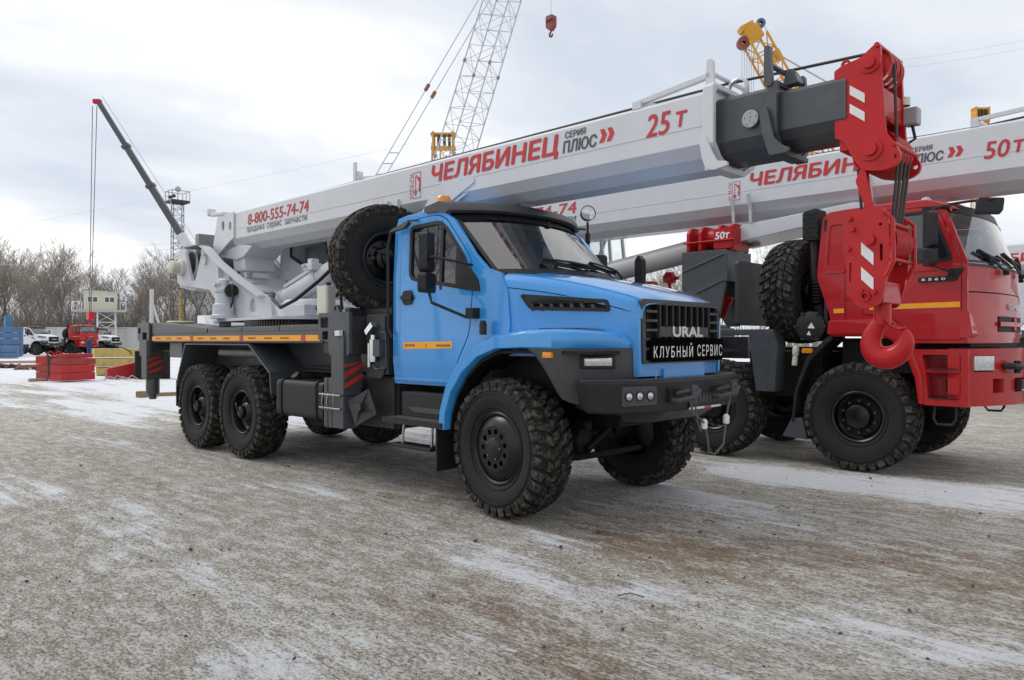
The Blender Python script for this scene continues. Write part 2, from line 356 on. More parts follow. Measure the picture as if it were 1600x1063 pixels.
def make_wheel(name, parent, kind, Ro, wd, rb):
    w = node(name, parent)
    tyre_mesh(Ro, wd, rb).build('tyre', RUBBER, w)
    tread_mesh(Ro, wd).build('tread', TREAD, w, smooth=False)
    h = wd/2; r = MB()
    # outer face is at -y
    r.lathe([(rb+.012,-h*.72),(rb+.018,-h*.80),(rb+.004,-h*.84),(rb-.015,-h*.78),(rb-.03,-h*.55),(rb-.04,h*.6),(rb+.012,h*.72)], (0,0,0), (0,1,0), 44)
    if kind == 'front':
        r.lathe([(rb-.018,-h*.70),(rb-.035,-h*.80),(rb-.07,-h*.90),(.205,-h*.98)], (0,0,0), (0,1,0), 44)
        holed_disc(r, .105, .206, 11, .026, -h*.98, rc=.155)
        hub = MB(); hub.lathe([(.106,-h*.94),(.102,-h*1.01),(.094,-h*1.03),(0,-h*1.035)], (0,0,0), (0,1,0), 24)
        hub.lathe([(rb-.05, -h*.5), (0, -h*.45)], (0,0,0), (0,1,0), 24)
        bolts = MB()
        for k in range(5):
            a = 2*math.pi*k/5+.4; bolts.cyl((.096*math.cos(a),-h*1.0,.096*math.sin(a)), (.096*math.cos(a),-h*1.07,.096*math.sin(a)), .008, n=8)
        bolts.build('wheel_bolt', STEEL, w)['kind'] = 'stuff'
    elif kind == 'rear':
        r.lathe([(rb-.03,-h*.25),(.22,-h*.10),(.16,-h*.15),(.13,-h*.2)], (0,0,0), (0,1,0), 44)
        hub = MB(); hub.lathe([(.15,-h*.1),(.145,-h*.45),(.12,-h*.6),(.085,-h*.68),(.08,-h*.92),(.06,-h*.98),(0,-h)], (0,0,0), (0,1,0), 20)
        for k in range(6):
            a = 2*math.pi*k/6+.2
            hub.bar((.07*math.cos(a),-h*.55,.07*math.sin(a)), (.17*math.cos(a),-h*.28,.17*math.sin(a)), .028, .04)
        for k in range(10):
            a = 2*math.pi*k/10; hub.cyl((.185*math.cos(a),-h*.08,.185*math.sin(a)), (.185*math.cos(a),-h*.3,.185*math.sin(a)), .016, n=6)
        hub.tube([(.0,-h*.98,0),(-.08,-h*1.02,.03),(-.16,-h*.9,.04)], .012)
    else:   # planetary hub with bolt circle
        r.lathe([(rb-.03,-h*.42),(.235,-h*.30),(.155,-h*.32)], (0,0,0), (0,1,0), 44)
        hub = MB(); hub.lathe([(.16,-h*.3),(.155,-h*.62),(.14,-h*.80),(.125,-h*.84),(0,-h*.86)], (0,0,0), (0,1,0), 28)
        hub.box(-.235,-.20,-h*.7,-h*.6,-.09,.09)
        bolts = MB()
        for k in range(10):
            a = 2*math.pi*k/10+.3; bolts.cyl((.195*math.cos(a),-h*.30,.195*math.sin(a)), (.195*math.cos(a),-h*.58,.195*math.sin(a)), .019, n=8)
        bolts.build('wheel_bolt', mat('dull_bolt', (.07,.07,.072), .5, metal=.6), w)['kind'] = 'stuff'
    r.build('rim', RIMB, w); hub.build('hub', RIMB, w)
    return w

# ================================================================== blue crane truck
U = thing('crane_truck', 'blue bonneted truck crane with black bumper and a white boom marked 25 т', 'crane truck')
B_ = 4.93
XM, XR = -B_, -B_-1.4
wf = make_wheel('wheel', U, 'front', .63, .40, .315); wf.location = (0, -1.03, .622); wf.rotation_euler = (0, .3, R(-5))
w2 = copy_tree(wf, U); w2.location = (0, 1.03, .622); w2.rotation_euler = (0, .8, R(180-5))
wr = make_wheel('wheel', U, 'rear', .63, .40, .285); wr.location = (XM, -1.03, .622); wr.rotation_euler = (0, .5, 0)
for x, sg, ry in ((XR,-1,1.1),(XM,1,.4),(XR,1,.9)):
    w2 = copy_tree(wr, U); w2.location = (x, sg*1.03, .622); w2.rotation_euler = (0, ry, 0 if sg < 0 else math.pi)
# ---- chassis
c = MB()
for sg in (-1, 1):
    c.box(-8.1, 1.0, sg*.43-.04, sg*.43+.04, .95, 1.2)
for x in (-7.9,-6.9,-5.6,-4.2,-3.0,-1.6,-.4,.7): c.box(x-.06, x+.06, -.39, .39, .98, 1.17)
c.build('chassis_frame', CHAS, U, bevel=.008)
for x, wv in ((0,.2),(XM,.22),(XR,.22)):
    ax = MB(); ax.cyl((x,-.85,.63),(x,.85,.63),.085,n=14); ax.lathe([(.0,-.3),(.14,-.26),(.22,-.1),(.24,0),(.22,.1),(.14,.26),(0,.3)],(x,.1 if x else -.25,.63),(1,0,0),18)
    ax.box(x-.5,x+.5,-.56,-.46,.78,.86); ax.box(x-.5,x+.5,.46,.56,.78,.86); ax.box(x-.12,x+.12,-.60,-.42,.62,.98); ax.box(x-.12,x+.12,.42,.60,.62,.98)
    ax.build('axle', CHAS, U, bevel=.01)
sh = MB(); sh.cyl((-4.6,0,.75),(-2.2,0,.85),.06); sh.cyl((-1.9,0,.85),(-.2,-.1,.7),.05); sh.box(-2.3,-1.8,-.28,.28,.62,1.05); sh.box(-.9,.75,-.38,.38,.80,1.45)
sh.build('drivetrain', CHAS, U, bevel=.02)
ib = MB(); ib.box(-.72,.95,-.80,.80,1.05,1.50); ib.box(-.5,.9,-.66,.66,1.45,1.86)      # engine bay and wheel-house liner
ib.build('engine_bay_liner', CHAS, U, bevel=.04)
st = MB(); st.tube([(.05,-.8,.52),(.35,-.5,.5),(.35,.5,.5),(.05,.8,.52)],.03); st.cyl((.3,.35,.9),(.3,-.3,.55),.035); st.cyl((.05,.72,.75),(-.15,.62,1.3),.05); st.cyl((.05,-.72,.75),(-.15,-.62,1.3),.05)
st.build('steering_rod', CHAS, U)
# ---- cab
def CW(z): return 1.04 - max(0, z-2.25)*.05 - max(0, 1.38-z)*.12
def side(sg, off=0.0):
    return lambda u, v, d: (u, sg*(CW(v)+off-d), v)
SIDE = [(-1.76,1.13),(-1.745,2.78),(-1.70,2.89),(-1.55,2.915),(-1.15,2.93),(-.97,2.90),(-.80,2.79),(-.48,2.425),(-.30,2.275),(-.12,2.215),(-.03,2.05),(.0,1.74),(-.02,1.58),(-.45,1.50),(-.64,1.36),(-.74,1.22),(-.80,1.13)]
DOOR = rounded([(-1.63,1.17),(-1.615,2.84),(-1.05,2.865),(-.90,2.80),(-.525,2.385),(-.505,2.06),(-.55,1.66),(-.70,1.42),(-.82,1.17)], [.03,.07,.1,.06,.08,.02,.08,.05,.02])
WIN = rounded([(-1.45,2.245),(-1.46,2.765),(-1.02,2.78),(-.90,2.71),(-.60,2.37),(-.575,2.105)], [.07,.05,.06,.05,.05,.02])
def grow(poly, g):
    cx = sum(p[0] for p in poly)/len(poly); cy = sum(p[1] for p in poly)/len(poly); k = len(poly); out = []
    for i, p in enumerate(poly):
        a = Vector(poly[i-1]); b = Vector(poly[(i+1) % k]); t = (b-a)
        if t.length < 1e-6: out.append(p); continue
        n_ = Vector((t.y, -t.x)).normalized()
        if n_.dot(Vector((p[0]-cx, p[1]-cy))) < 0: n_ = -n_
        out.append((p[0]+n_.x*g, p[1]+n_.y*g))
    return out
cab = MB()
CUTS = ((1,2.25),(1,1.38))
for sg in (-1, 1): cab.panel(SIDE, [grow(DOOR, .007)], side(sg), .05, CUTS)
# roof and rear wall skin
prof = [(-1.755,1.13),(-1.755,2.0),(-1.745,2.78),(-1.715,2.87),(-1.66,2.915),(-1.4,2.94),(-1.1,2.955),(-.95,2.925),(-.88,2.88)]
rings = []
for x, z in prof:
    w_ = CW(min(z, 2.9))-.002; rings.append([(x-(.0 if z < 2.8 else 0), -w_, z-(.035 if z > 2.85 else 0)), (x, -w_+.05, z), (x+.02*(z > 2.85), 0, z+(.03 if z > 2.85 else 0)), (x, w_-.05, z), (x, w_, z-(.035 if z > 2.85 else 0))])
cab.loft(rings, closed=False)
fl = MB(); fl.box(-1.74,-.1,-1.0,1.0,1.14,1.24); fl.box(-1.72,-1.66,-1.0,1.0,1.2,2.86); fl.box(-.45,-.3,-.98,.98,1.2,2.08)
fl.add([(-.5,-.97,2.10),(-.5,.97,2.10),(-.05,.92,2.2),(.07,0,2.21),(-.05,-.92,2.2)], [(0,4,3,2,1)])
cabo = cab.build('cab_shell', BLUE, U, bevel=.006)
fl.build('cab_interior', INTER, U)
roofl = MB(); roofl.box(-1.7,-.95,-.96,.96,2.83,2.86); roofl.build('roof_lining', mat('lining', (.2,.2,.2), .9), U)
for y in (-.55, .12, .62):
    s_ = MB(); s_.box(-1.35,-.85,y-.24,y+.24,1.55,1.72); s_.box(-1.5,-1.34,y-.24,y+.24,1.65,2.38); s_.box(-1.48,-1.38,y-.13,y+.13,2.38,2.6); s_.build('seat', mat('seat_cloth', (.035,.035,.04), .9), U, bevel=.04)
sw = MB(); sw.lathe([(.21,-.015),(.225,0),(.21,.015),(.195,0)], (-.62,.55,2.18), (-.55,0,.83), 24, closed=True); sw.bar((-.62,.35,2.18),(-.62,.75,2.18),.03); sw.build('steering_wheel', PLAST, U)
# windscreen
def WS(u, v):
    y = u*(.985-.05*v); return (lerp(.10,-.60,v) - (.34-.02*v)*u*u*abs(u)**.3, y, lerp(2.225,2.875,v) + .02*(1-u*u)*(1-v))
def ws_grid(u0,u1,v0,v1,nu,nv,off=0):
    m_ = MB(); vs = [Vector(WS(lerp(u0,u1,i/nu), lerp(v0,v1,j/nv))) + Vector((.68,0,.73))*off for j in range(nv+1) for i in range(nu+1)]
    return m_.add(vs, [(j*(nu+1)+i, j*(nu+1)+i+1, (j+1)*(nu+1)+i+1, (j+1)*(nu+1)+i) for j in range(nv) for i in range(nu)])
wsc = ws_grid(-1,1,0,1,20,6).build('windscreen', GLASSW, U)
fr = MB()
for a in ((-1,1,-.015,.06),(-1,1,.90,1.0),(-1,-.965,0,1),(.965,1,0,1)):
    q = ws_grid(*a, 20 if a[1]-a[0] > 1 else 1, 2 if a[3]-a[2] < .5 else 8, off=.004); fr.add(q.v, q.f)
fr.build('windscreen_seal', PLAST, wsc)
rv = MB(); rv.cyl((-.52,.08,2.86),(-.5,.08,2.74),.012); rv.obox((-.49,.08,2.70),(.03,.24,.11),Matrix.Identity(3)); rv.build('interior_mirror', PLAST, U, bevel=.02)
for (y0,y1,a) in ((-.55,.08,.1),(.10,.75,.08)):
    wp = MB(); p0 = Vector(WS(y1*1.02,.02))+Vector((.05,0,.02)); p1 = Vector(WS((y0+y1)/2*1.0,.13))+Vector((.03,0,.04)); p2 = Vector(WS(y0,.16))+Vector((.02,0,.02)); p3 = Vector(WS(y1-.05,.09))+Vector((.02,0,.02))
    wp.tube([p0,lerp(p0,p1,.5)+Vector((.02,0,.02)),p1],.014,5); wp.bar(p2,p3,.022,.03); wp.tube([p2+Vector((.02,0,.02)),p1,p3+Vector((.02,0,.02))],.012,5); wp.build('windscreen_wiper', PLAST, U)
# doors
for sg in (-1, 1):
    d = MB().panel(DOOR, [WIN], side(sg, .003), .045, CUTS); door = d.build('door', BLUE, U, bevel=.005)
    f_ = MB().panel(grow(WIN,.026), [grow(WIN,-.012)], side(sg,.007), .03, CUTS)
    f_.panel([(-.985,2.10),(-.985,2.80),(-.945,2.77),(-.945,2.10)], [], side(sg,.005), .02, CUTS); f_.build('window_frame', PLAST, door)
    MB().panel(grow(WIN,-.004), [], side(sg,-.012), .004, CUTS).build('window_pane', GLASS, door)
    MB().panel(rounded([(-.735,2.50),(-.415,2.175),(-.385,2.06),(-.55,2.075),(-.735,2.12)],[.01,.03,.02,.01,.01]), [], side(sg,.012), .035, CUTS).build('mirror_mount_panel', PLAST, door, bevel=.006)
    h_ = MB().panel(rounded([(-1.595,2.04),(-1.55,1.965),(-1.43,1.965),(-1.385,2.04),(-1.43,2.115),(-1.55,2.115)],.02), [], side(sg,.018), .03)
    h_.panel(rounded([(-1.585,2.02),(-1.40,2.02),(-1.40,2.06),(-1.585,2.06)],.01), [], side(sg,.035), .02); h_.build('door_handle', PLAST, door, bevel=.006)
    MB().panel([(-1.57,1.50),(-1.57,1.572),(-.79,1.585),(-.79,1.513)], [], side(sg,.006), .002).build('reflective_stripe', YEL, door)
    pr = MB()
    for x0, n_ in ((-1.54,8),(-1.20,1),(-1.03,10)):
        for k in range(n_): pr.panel([(x0+k*.022,1.53),(x0+k*.022,1.552),(x0+k*.022+.012,1.552),(x0+k*.022+.012,1.53)], [], side(sg,.0085), .002)
    pr.build('stripe_print', GREYTXT, door)
    # ridge along the sill
    MB().panel([(-1.74,1.16),(-1.74,1.20),(-.80,1.20),(-.80,1.16)], [], side(sg,.02), .02).build('door_sill', BLUE, U, bevel=.008)
# near side mirrors and far side mirror
for sg in (-1, 1):
    y = sg*1.36
    for z0, z1, hx in ((2.25,2.625,.10),(2.05,2.24,.135)):
        mi = MB().panel(rounded([(-.95-hx,z0),(-.95-hx,z1),(-.95+hx,z1),(-.95+hx,z0)],.045), [], lambda u, v, d: (u*.45-.43+ (d if 0 else 0)*1, y+sg*(u+.95)*.85 , v) if d == 0 else (u*.45-.43+.075, y+sg*(u+.95)*.85-sg*.04, v), .07)
        mo = mi.build('door_mirror', PLAST, U, bevel=.018)
    ar = MB(); ar.tube([(-.82,y-sg*.02,2.60),(-.80,y-sg*.03,2.2),(-.80,y-sg*.03,2.06),(-.70,y+sg*.02,1.95),(-.50,sg*1.14,1.82),(-.42,sg*1.07,1.81)],.015,8)
    ar.tube([(-.80,y-sg*.02,2.36),(-.68,y+sg*.04,2.38),(-.5,sg*1.18,2.33),(-.48,sg*1.06,2.31)],.014,8); ar.box(-.50,-.40,min(sg*1.03,sg*1.13),max(sg*1.03,sg*1.13),1.80,1.90)
    ar.build('mirror_arm', PLAST, U, bevel=.0)
km = MB().panel(rounded([(-1.73,2.74),(-1.70,2.765),(-1.44,2.83),(-1.40,2.81),(-1.48,2.76)],.02), [], side(-1,.10), .05); km.tube([(-1.35,-1.02,2.84),(-1.42,-1.10,2.83),(-1.48,-1.1,2.79)],.012); km.build('kerb_mirror', PLASTG, U, bevel=.008)
gr_ = MB(); gr_.tube([(-1.77,-1.06,2.75),(-1.79,-1.08,2.6),(-1.79,-1.08,1.75),(-1.73,-1.07,1.62)],.016,8); gr_.build('grab_rail', PLAST, U)
# sun visor, beacons, lamps
vs_ = MB(); rr_ = []
for i in range(17):
    u = -1 + 2*i/16; y = u*1.03; xf = -.56-.33*abs(u)**2.4; zc = 2.972-.022*u*u
    rr_.append([(xf-.40+.05*u*u,y,zc+.01),(xf-.12,y,zc+.045),(xf-.01,y,zc+.01),(xf+.02,y,zc-.06),(xf-.02,y,zc-.085),(xf-.12,y,zc-.06),(xf-.40+.05*u*u,y,zc-.05)])
vs_.loft(rr_); vs_.build('sun_visor', PLASTG, U, ang=50)
for y in (-.86, .18):
    b_ = MB(); b_.lathe([(.085,0),(.085,.02),(.078,.10),(.06,.125),(0,.13)],(-1.13,y,2.955),(0,0,1),18); bo = b_.build('beacon', AMBER, U)
    MB().lathe([(.09,-.03),(.09,.012),(.06,.014)],(-1.13,y,2.955),(0,0,1),18).build('beacon_base', PLAST, bo)
for y in (-.62,-.1,.25,.55,.9):
    MB().lathe([(.05,0),(.045,.025),(0,.035)],(-.86-.2*y*y,y,2.972-.02*y*y),(0,0,1),12).build('marker_lamp', mat('clear_marker', (.45,.42,.38), .2, var=.1), U)
wl = MB(); wl.cyl((-.95,1.06,2.93),(-.9,1.18,2.93),.012); wl.cyl((-.88,1.2,2.80),(-.88,1.2,3.02),.014); wl.cyl((-.88,1.2,2.75),(-.88,1.2,2.88),.03)
wl.lathe([(.03,-.07),(.085,-.04),(.095,.03),(.088,.035)],(-.88,1.2,3.12),(.8,-.55,.1),20); wlo = wl.build('work_lamp', PLAST, U)
MB().lathe([(.085,.028),(.04,.036),(0,.038)],(-.88,1.2,3.12),(.8,-.55,.1),20).build('lamp_glass', LENS, wlo)
# ---- bonnet
def HW(x): t = min(1, max(0, (x+.12)/1.29)); return lerp(1.03, .675, t**1.25)
def HZ(x): t = min(1, max(0, (x+.12)/1.29)); return lerp(2.215, 1.945, t) + .035*math.sin(math.pi*t)
def hood_ring(x, zf=0, shrink=0):
    w_ = HW(x)-shrink; z = HZ(x)-zf
    half = [(w_+.005, z-.125),(w_, z-.07),(w_-.03, z-.022),(w_-.09, z+.003),(w_*.66, z+.018),(w_*.60, z+.036),(w_*.3, z+.045),(0, z+.047)]
    return [(x,-y,q) for y, q in half] + [(x,y,q) for y, q in reversed(half[:-1])]
hb = MB(); xs = [-.11,-.05,.1,.3,.5,.7,.9,1.02]
rings = [hood_ring(x) for x in xs] + [hood_ring(1.10,.006,.004), hood_ring(1.15,.022,.012), hood_ring(1.178,.05,.03)]
rings[-1] = [(1.178+.015*(1-abs(p[1])/.7), p[1], p[2]) for p in rings[-1]]
hb.loft(rings, closed=False); bon = hb.build('bonnet', BLUE, U, ang=50)
hs = MB(); VENT = rounded([(.10,2.005),(.90,1.935),(.93,1.845),(.20,1.875)],[.03,.02,.03,.04])
def hside(sg, off=0): return lambda u, v, d: (u, sg*(HW(u)+.006+off-d-.05*max(0,1.62-v)), v)
for sg in (-1, 1):
    hs.panel([(-.10,1.45)]+[(x,HZ(x)-.133) for x in (-.10,.1,.3,.5,.7,.9,1.05,1.165)]+[(1.165,1.30),(1.0,1.28),(.6,1.45)], [VENT], hside(sg), .03, [(0,x) for x in (.1,.3,.5,.7,.9)]+[(1,1.62)])
# nose below and beside the grille
hs.panel([(-.68,1.285),(-.685,1.93),(.685,1.93),(.68,1.285)], [[(-.63,1.40),(-.63,1.92),(.63,1.92),(.63,1.40)]], lambda u, v, d: (1.172-.03*(abs(u)/.68)**4+.0-d, u, v), .03, [(0,x) for x in (-.6,-.3,0,.3,.6)])
hs.box(1.06,1.19,-.34,.34,1.265,1.345)
hs.build('bonnet_side_panel', BLUE, U, bevel=.006)
for sg in (-1, 1):
    vt = MB().panel(grow(VENT,.008), [grow(VENT,-.022)], hside(sg,.010), .03, [(0,x) for x in (.1,.3,.5,.7,.9)])
    vo = vt.build('side_vent', PLAST, U, bevel=.004)
    MB().panel(grow(VENT,-.01), [], hside(sg,-.035), .01, [(0,x) for x in (.3,.5,.7)]).build('vent_backing', CHAS, vo)
    for k in range(7):
        x = .21+k*.095; MB().panel([(x,1.855),(x-.022,1.965-.09*k/9),(x+.026-.022,1.965-.09*k/9),(x+.026,1.855)], [], hside(sg,.004), .03).build('vent_slat', PLASTG, vo)
sn = MB(); sn.lathe([(.035,0),(.035,.10),(.028,.13),(0,.135)],(-.27,-1.12,1.645),(0,0,1),12); sn.build('indicator_stalk', PLAST, U)
# ---- fenders
OUT = [(-.76,.74),(-.745,.92),(-.66,1.16),(-.50,1.39),(-.28,1.56),(-.02,1.645),(.35,1.685),(.70,1.69),(.84,1.684),(.94,1.675),(1.02,1.66),(1.09,1.625),(1.12,1.57)]
INN = [(1.115,1.525),(1.04,1.525),(.94,1.525),(.84,1.525),(.60,1.525),(.35,1.525),(.02,1.52),(-.22,1.43),(-.40,1.29),(-.55,1.10),(-.63,.92),(-.66,.74)]
def chamf(x, y, z):
    k = max(0, x-.70); lim = 1.262-k*.82-k*k*.75
    return (x, max(-lim, min(lim, y)) if abs(y) > 1 else min(.66, max(-.66, y)) if x > .9 else y, z)
for sg in (-1, 1):
    IN2 = [(-.66,.74),(-.645,.90),(-.565,1.10),(-.41,1.29),(-.20,1.44),(.04,1.515),(.35,1.525),(.70,1.525),(.84,1.525),(.94,1.525),(1.02,1.525),(1.08,1.525),(1.105,1.525)]
    rg = []
    for (xo, zo), (xi, zi) in zip(OUT, IN2):
        k = max(0, xo-.70); lim = 1.262-k*.82-k*k*.75; yb = .66 if xo > .9 else .82; e_ = .035
        ox, oz = lerp(xo,xi,.22), lerp(zo,zi,.22)
        rg.append([(xo,sg*yb,zo),(xo,sg*(lim-.07),zo),(lerp(xo,xi,.05),sg*(lim-.03),lerp(zo,zi,.05)),(ox,sg*lim,oz),(lerp(xo,xi,.93),sg*lim,lerp(zo,zi,.93)),(xi,sg*(lim-.012),zi),(xi,sg*yb,zi)])
    fo = MB().loft(rg).build('front_fender', BLUE, U, ang=42)
    li = MB(); pts = [(p[0]*.97,p[1]-.02) for p in INN]; li.prism(pts+[(p[0]-.0,p[1]-.025) for p in reversed(pts)], 'y', sg*.78, sg*1.20); li.build('fender_liner', CHAS, fo)
    mf = MB().box(-.79,-.765,min(sg*.86,sg*1.26),max(sg*.86,sg*1.26),.33,.80); mf.build('mud_flap', PLAST, U, bevel=.006)
    tp = MB().panel(rounded([(.32,1.02*sg),(.75,.92*sg),(.98,.86*sg),(.86,1.02*sg),(.5,1.16*sg)],.06), [], lambda u, v, d: (u, v, 1.699-max(0,u-.8)*.13-d), .02, [(0,.8)]); tp.build('fender_tread_plate', PLASTG, fo, bevel=.004)
    # black corner shell with head lamp
    # subdivide along x by extra points: outline already dense at the corner
    k2 = MB(); nst = 10; zt = lambda x: 1.526
    def zb(x): 
        pts = [(.40,1.53),(.72,1.10),(.80,1.055),(.92,1.055),(1.02,1.13),(1.10,1.26),(1.13,1.30)]
        for a, b in zip(pts, pts[1:]):
            if a[0] <= x <= b[0]: return lerp(a[1], b[1], (x-a[0])/(b[0]-a[0]))
        return 1.3
    rg = []
    for i in range(15):
        x = .42+(1.115-.42)*i/14; b0 = zb(x); ring = []
        k = max(0, x-.70); lim = 1.25-k*.82-k*k*.75
        zs = [1.526, lerp(1.526,b0,.35), lerp(1.526,b0,.7), b0]
        for z, tk in zip(zs, (0,.004,.035,.085)): ring.append((x, sg*(lim-tk), z))
        for z in reversed(zs): ring.append((x, sg*.60, z))
        rg.append(ring)
    k2.loft(rg); ko = k2.build('corner_shell', PLASTG, U, ang=30)
    # lamp on the chamfered corner
    ln = Vector((.76, sg*.65, 0)).normalized(); cpt = Vector((.965, sg*.985, 1.415)); tg = Vector((-ln.y*1, ln.x, 0)).normalized(); Mx = Matrix((tg, ln, Vector((0,0,1)))).transposed()
    hl = MB().obox(cpt-ln*.035, (.30,.10,.115), Mx); hl.build('headlamp_housing', PLAST, ko, bevel=.012)
    hg = MB().obox(cpt-ln*.02, (.235,.10,.072), Mx); hg.build('headlamp_lens', LENS, ko, bevel=.012)
    si = MB().box(.60,.70,min(sg*1.22,sg*1.268),max(sg*1.22,sg*1.268),1.445,1.495); si.build('side_indicator', AMBER, ko, bevel=.008)
# ---- grille
gl = MB(); GX = 1.19
gl.panel(rounded([(-.635,1.395),(-.65,1.945),(.65,1.945),(.635,1.395)],.03), [[(-.60,1.42),(-.60,1.90),(.60,1.90),(.60,1.42)]], lambda u, v, d: (GX+.012-.02*(u/.63)**2-d-(v-1.4)*.02, u, v), .05, [(0,q) for q in (-.4,0,.4)])
go = gl.build('grille', PLASTG, U, bevel=.006)
MB().box(1.10,1.13,-.62,.62,1.41,1.92).build('grille_backing', CHAS, go)
MB().box(1.13,1.188,-.40,.42,1.62,1.715).build('emblem_bar', PLASTG, go, bevel=.008)
for i in range(9):
    y = -.40+i*.1025; MB().box(1.13,1.195,y-.016,y+.016,1.71,1.905).build('grille_slat', PLAST, go, bevel=.008)
    MB().box(1.13,1.192,y-.016,y+.016,1.42,1.625).build('grille_slat', PLAST, go, bevel=.008)
for z in (1.84,1.76,1.68,1.60,1.52):
    for y0, y1 in ((-.60,-.43),(.45,.60)): MB().box(1.13,1.188,y0,y1,z-.012,z+.012).build('grille_slat', PLASTG, go, bevel=.005)
text('emblem_letters', 'URAL', .50, .085, (1.19,-.20,1.628), (0,1,0), (0,0,1), SILVER, go, bold=.10)
bn = MB().box(1.206,1.214,-.57,.635,1.408,1.612).build('banner', BLACKPL, go)
text('banner_word', 'КЛУБНЫЙ', .63, .125, (1.214,-.535,1.445), (0,1,0), (0,0,1), WHITEPR, bn, depth=.002, space=1.35)
text('banner_word', 'СЕРВИС', .45, .105, (1.214,.172,1.448), (0,1,0), (0,0,1), WHITEPR, bn, depth=.002, space=1.35)
# ---- bumper
FR = [(1.03,-1.25),(1.20,-.98),(1.31,-.62),(1.355,-.25),(1.355,.25),(1.31,.62),(1.20,.98),(1.03,1.25)]
bp = MB(); top = [(x,y,1.262-.0*abs(y)) for x, y in FR]; mid = [(x,y,1.235) for x, y in FR]
rg = []
for x, y in FR:
    bz = .985 if abs(y) < 1.1 else 1.0; sh = .07 if abs(y) > 1.1 else 0
    yy = y*(1-sh)
    rg.append([(x-.02,y,1.258),(x,y,1.245),(x-.01,yy,bz+.015),(x-.03,yy,bz),(x-.1 if abs(y) > 1.1 else .72,yy*.98,bz+.03),(x-.1 if abs(y) > 1.1 else .70,y*.98,1.25)])
bp.loft(rg); bo = bp.build('front_bumper', PLAST, U, bevel=.006, ang=30)
tpb = MB(); 
tpb.panel([(x-.03,y*.985) for x, y in FR]+[(.95,1.2),(.80,.9),(.80,-.9),(.95,-1.2)], [], lambda u, v, d: (u, v, 1.268-d), .008); tpb.build('bumper_tread_plate', mat('tread_plate', (.10,.10,.105), .5, metal=.4, bump=.8, bscale=90), bo)
cn = Vector((.95,-.31,0)).normalized()
def bump_frame(y):
    # position and normal of the bumper face
    for a, b in zip(FR, FR[1:]):
        if a[1] <= y <= b[1]:
            t = (y-a[1])/(b[1]-a[1]); d = Vector((b[0]-a[0], b[1]-a[1], 0)).normalized(); return Vector((lerp(a[0],b[0],t), y, 0)), Vector((d.y,-d.x,0)), d
for sg in (-1, 1):
    p, n_, d_ = bump_frame(sg*.80); Mx = Matrix((d_, n_, Vector((0,0,1)))).transposed()
    h_ = MB().obox(p+Vector((0,0,1.135))-n_*.012, (.36,.03,.16), Mx); h_.build('fog_lamp_panel', PLASTG, bo, bevel=.006)
    for k in (-1,0,1):
        q = p+d_*k*.11+Vector((0,0,1.135)); l_ = MB().lathe([(.042,-.01),(.042,.012),(.034,.012)], q, n_, 16); lo = l_.build('fog_lamp', PLAST, bo)
        MB().lathe([(.036,.004),(.018,.014),(0,.016)], q, n_, 16).build('lamp_glass', LENS, bo)
    y = sg*.33-.04; p, n_, d_ = bump_frame(y); z = 1.135
    MB().box(p.x-.05,p.x+.006,y-.13,y+.13,z-.06,z+.05).build('hook_recess', CHAS, bo)
    hk = MB(); hk.tube([(p.x-.02,y-.09,z-.045),(p.x+.07,y-.09,z-.05),(p.x+.16,y+.02,z-.02),(p.x+.17,y+.06,z+.03),(p.x+.10,y+.05,z+.03),(p.x-.02,y-.02,z+.0)],[.022,.022,.026,.032,.026,.02],8); hk.cyl((p.x+.12,y+.07,z+.07),(p.x+.15,y+.03,z-.02),.032,n=10); hk.build('tow_hook', PLASTG, bo)
    hd = MB(); y2 = sg*.35-.02; hd.tube([(1.16,y2-.05,1.262),(1.16,y2-.05,1.315),(1.16,y2+.04,1.32),(1.16,y2+.045,1.30)],.008); hd.build('bumper_handle', STEEL, bo)
pl = MB(); pl.box(1.352,1.364,-.20,.32,1.02,1.13); pl.build('plate_holder', PLAST, bo)
for i in range(8): MB().box(1.364,1.368,-.17+i*.058,-.135+i*.058,1.045,1.11).build('plate_digit', PLASTG, bo)
MB().box(1.364,1.370,-.22,.32,.992,1.012).build('reflector_strip', WHITETAPE, bo); MB().box(1.370,1.373,.03,.14,.992,1.012).build('reflector_strip', REDTAPE, bo)
cb = MB(); cb.tube([(1.42,-.30,1.10),(1.43,-.27,.98),(1.44,-.10,.88),(1.42,0,.72),(1.40,.05,.60),(1.42,.12,.58),(1.44,.24,.66),(1.44,.29,.9),(1.45,.33,1.05),(1.43,.36,1.12)],.010,6); cb.tube([(1.42,-.22,1.1),(1.42,-.18,.9),(1.41,-.1,.80)],.008,5); cb.build('hanging_cable', mat('grey_rope', (.13,.12,.11), .8), bo)
for q in ((1.43,-.08,.86),(1.45,.27,.88)): MB().lathe([(0,-.045),(.028,-.035),(.03,.03),(.015,.05)], q, (0,0,1), 10).build('cable_tag', WHITETAPE, bo)
# under-bumper deflector
MB().prism([(.75,1.0),(1.28,.99),(1.1,.88),(.8,.86)], 'y', -.42, .42).build('deflector', PLASTG, bo, bevel=.01)
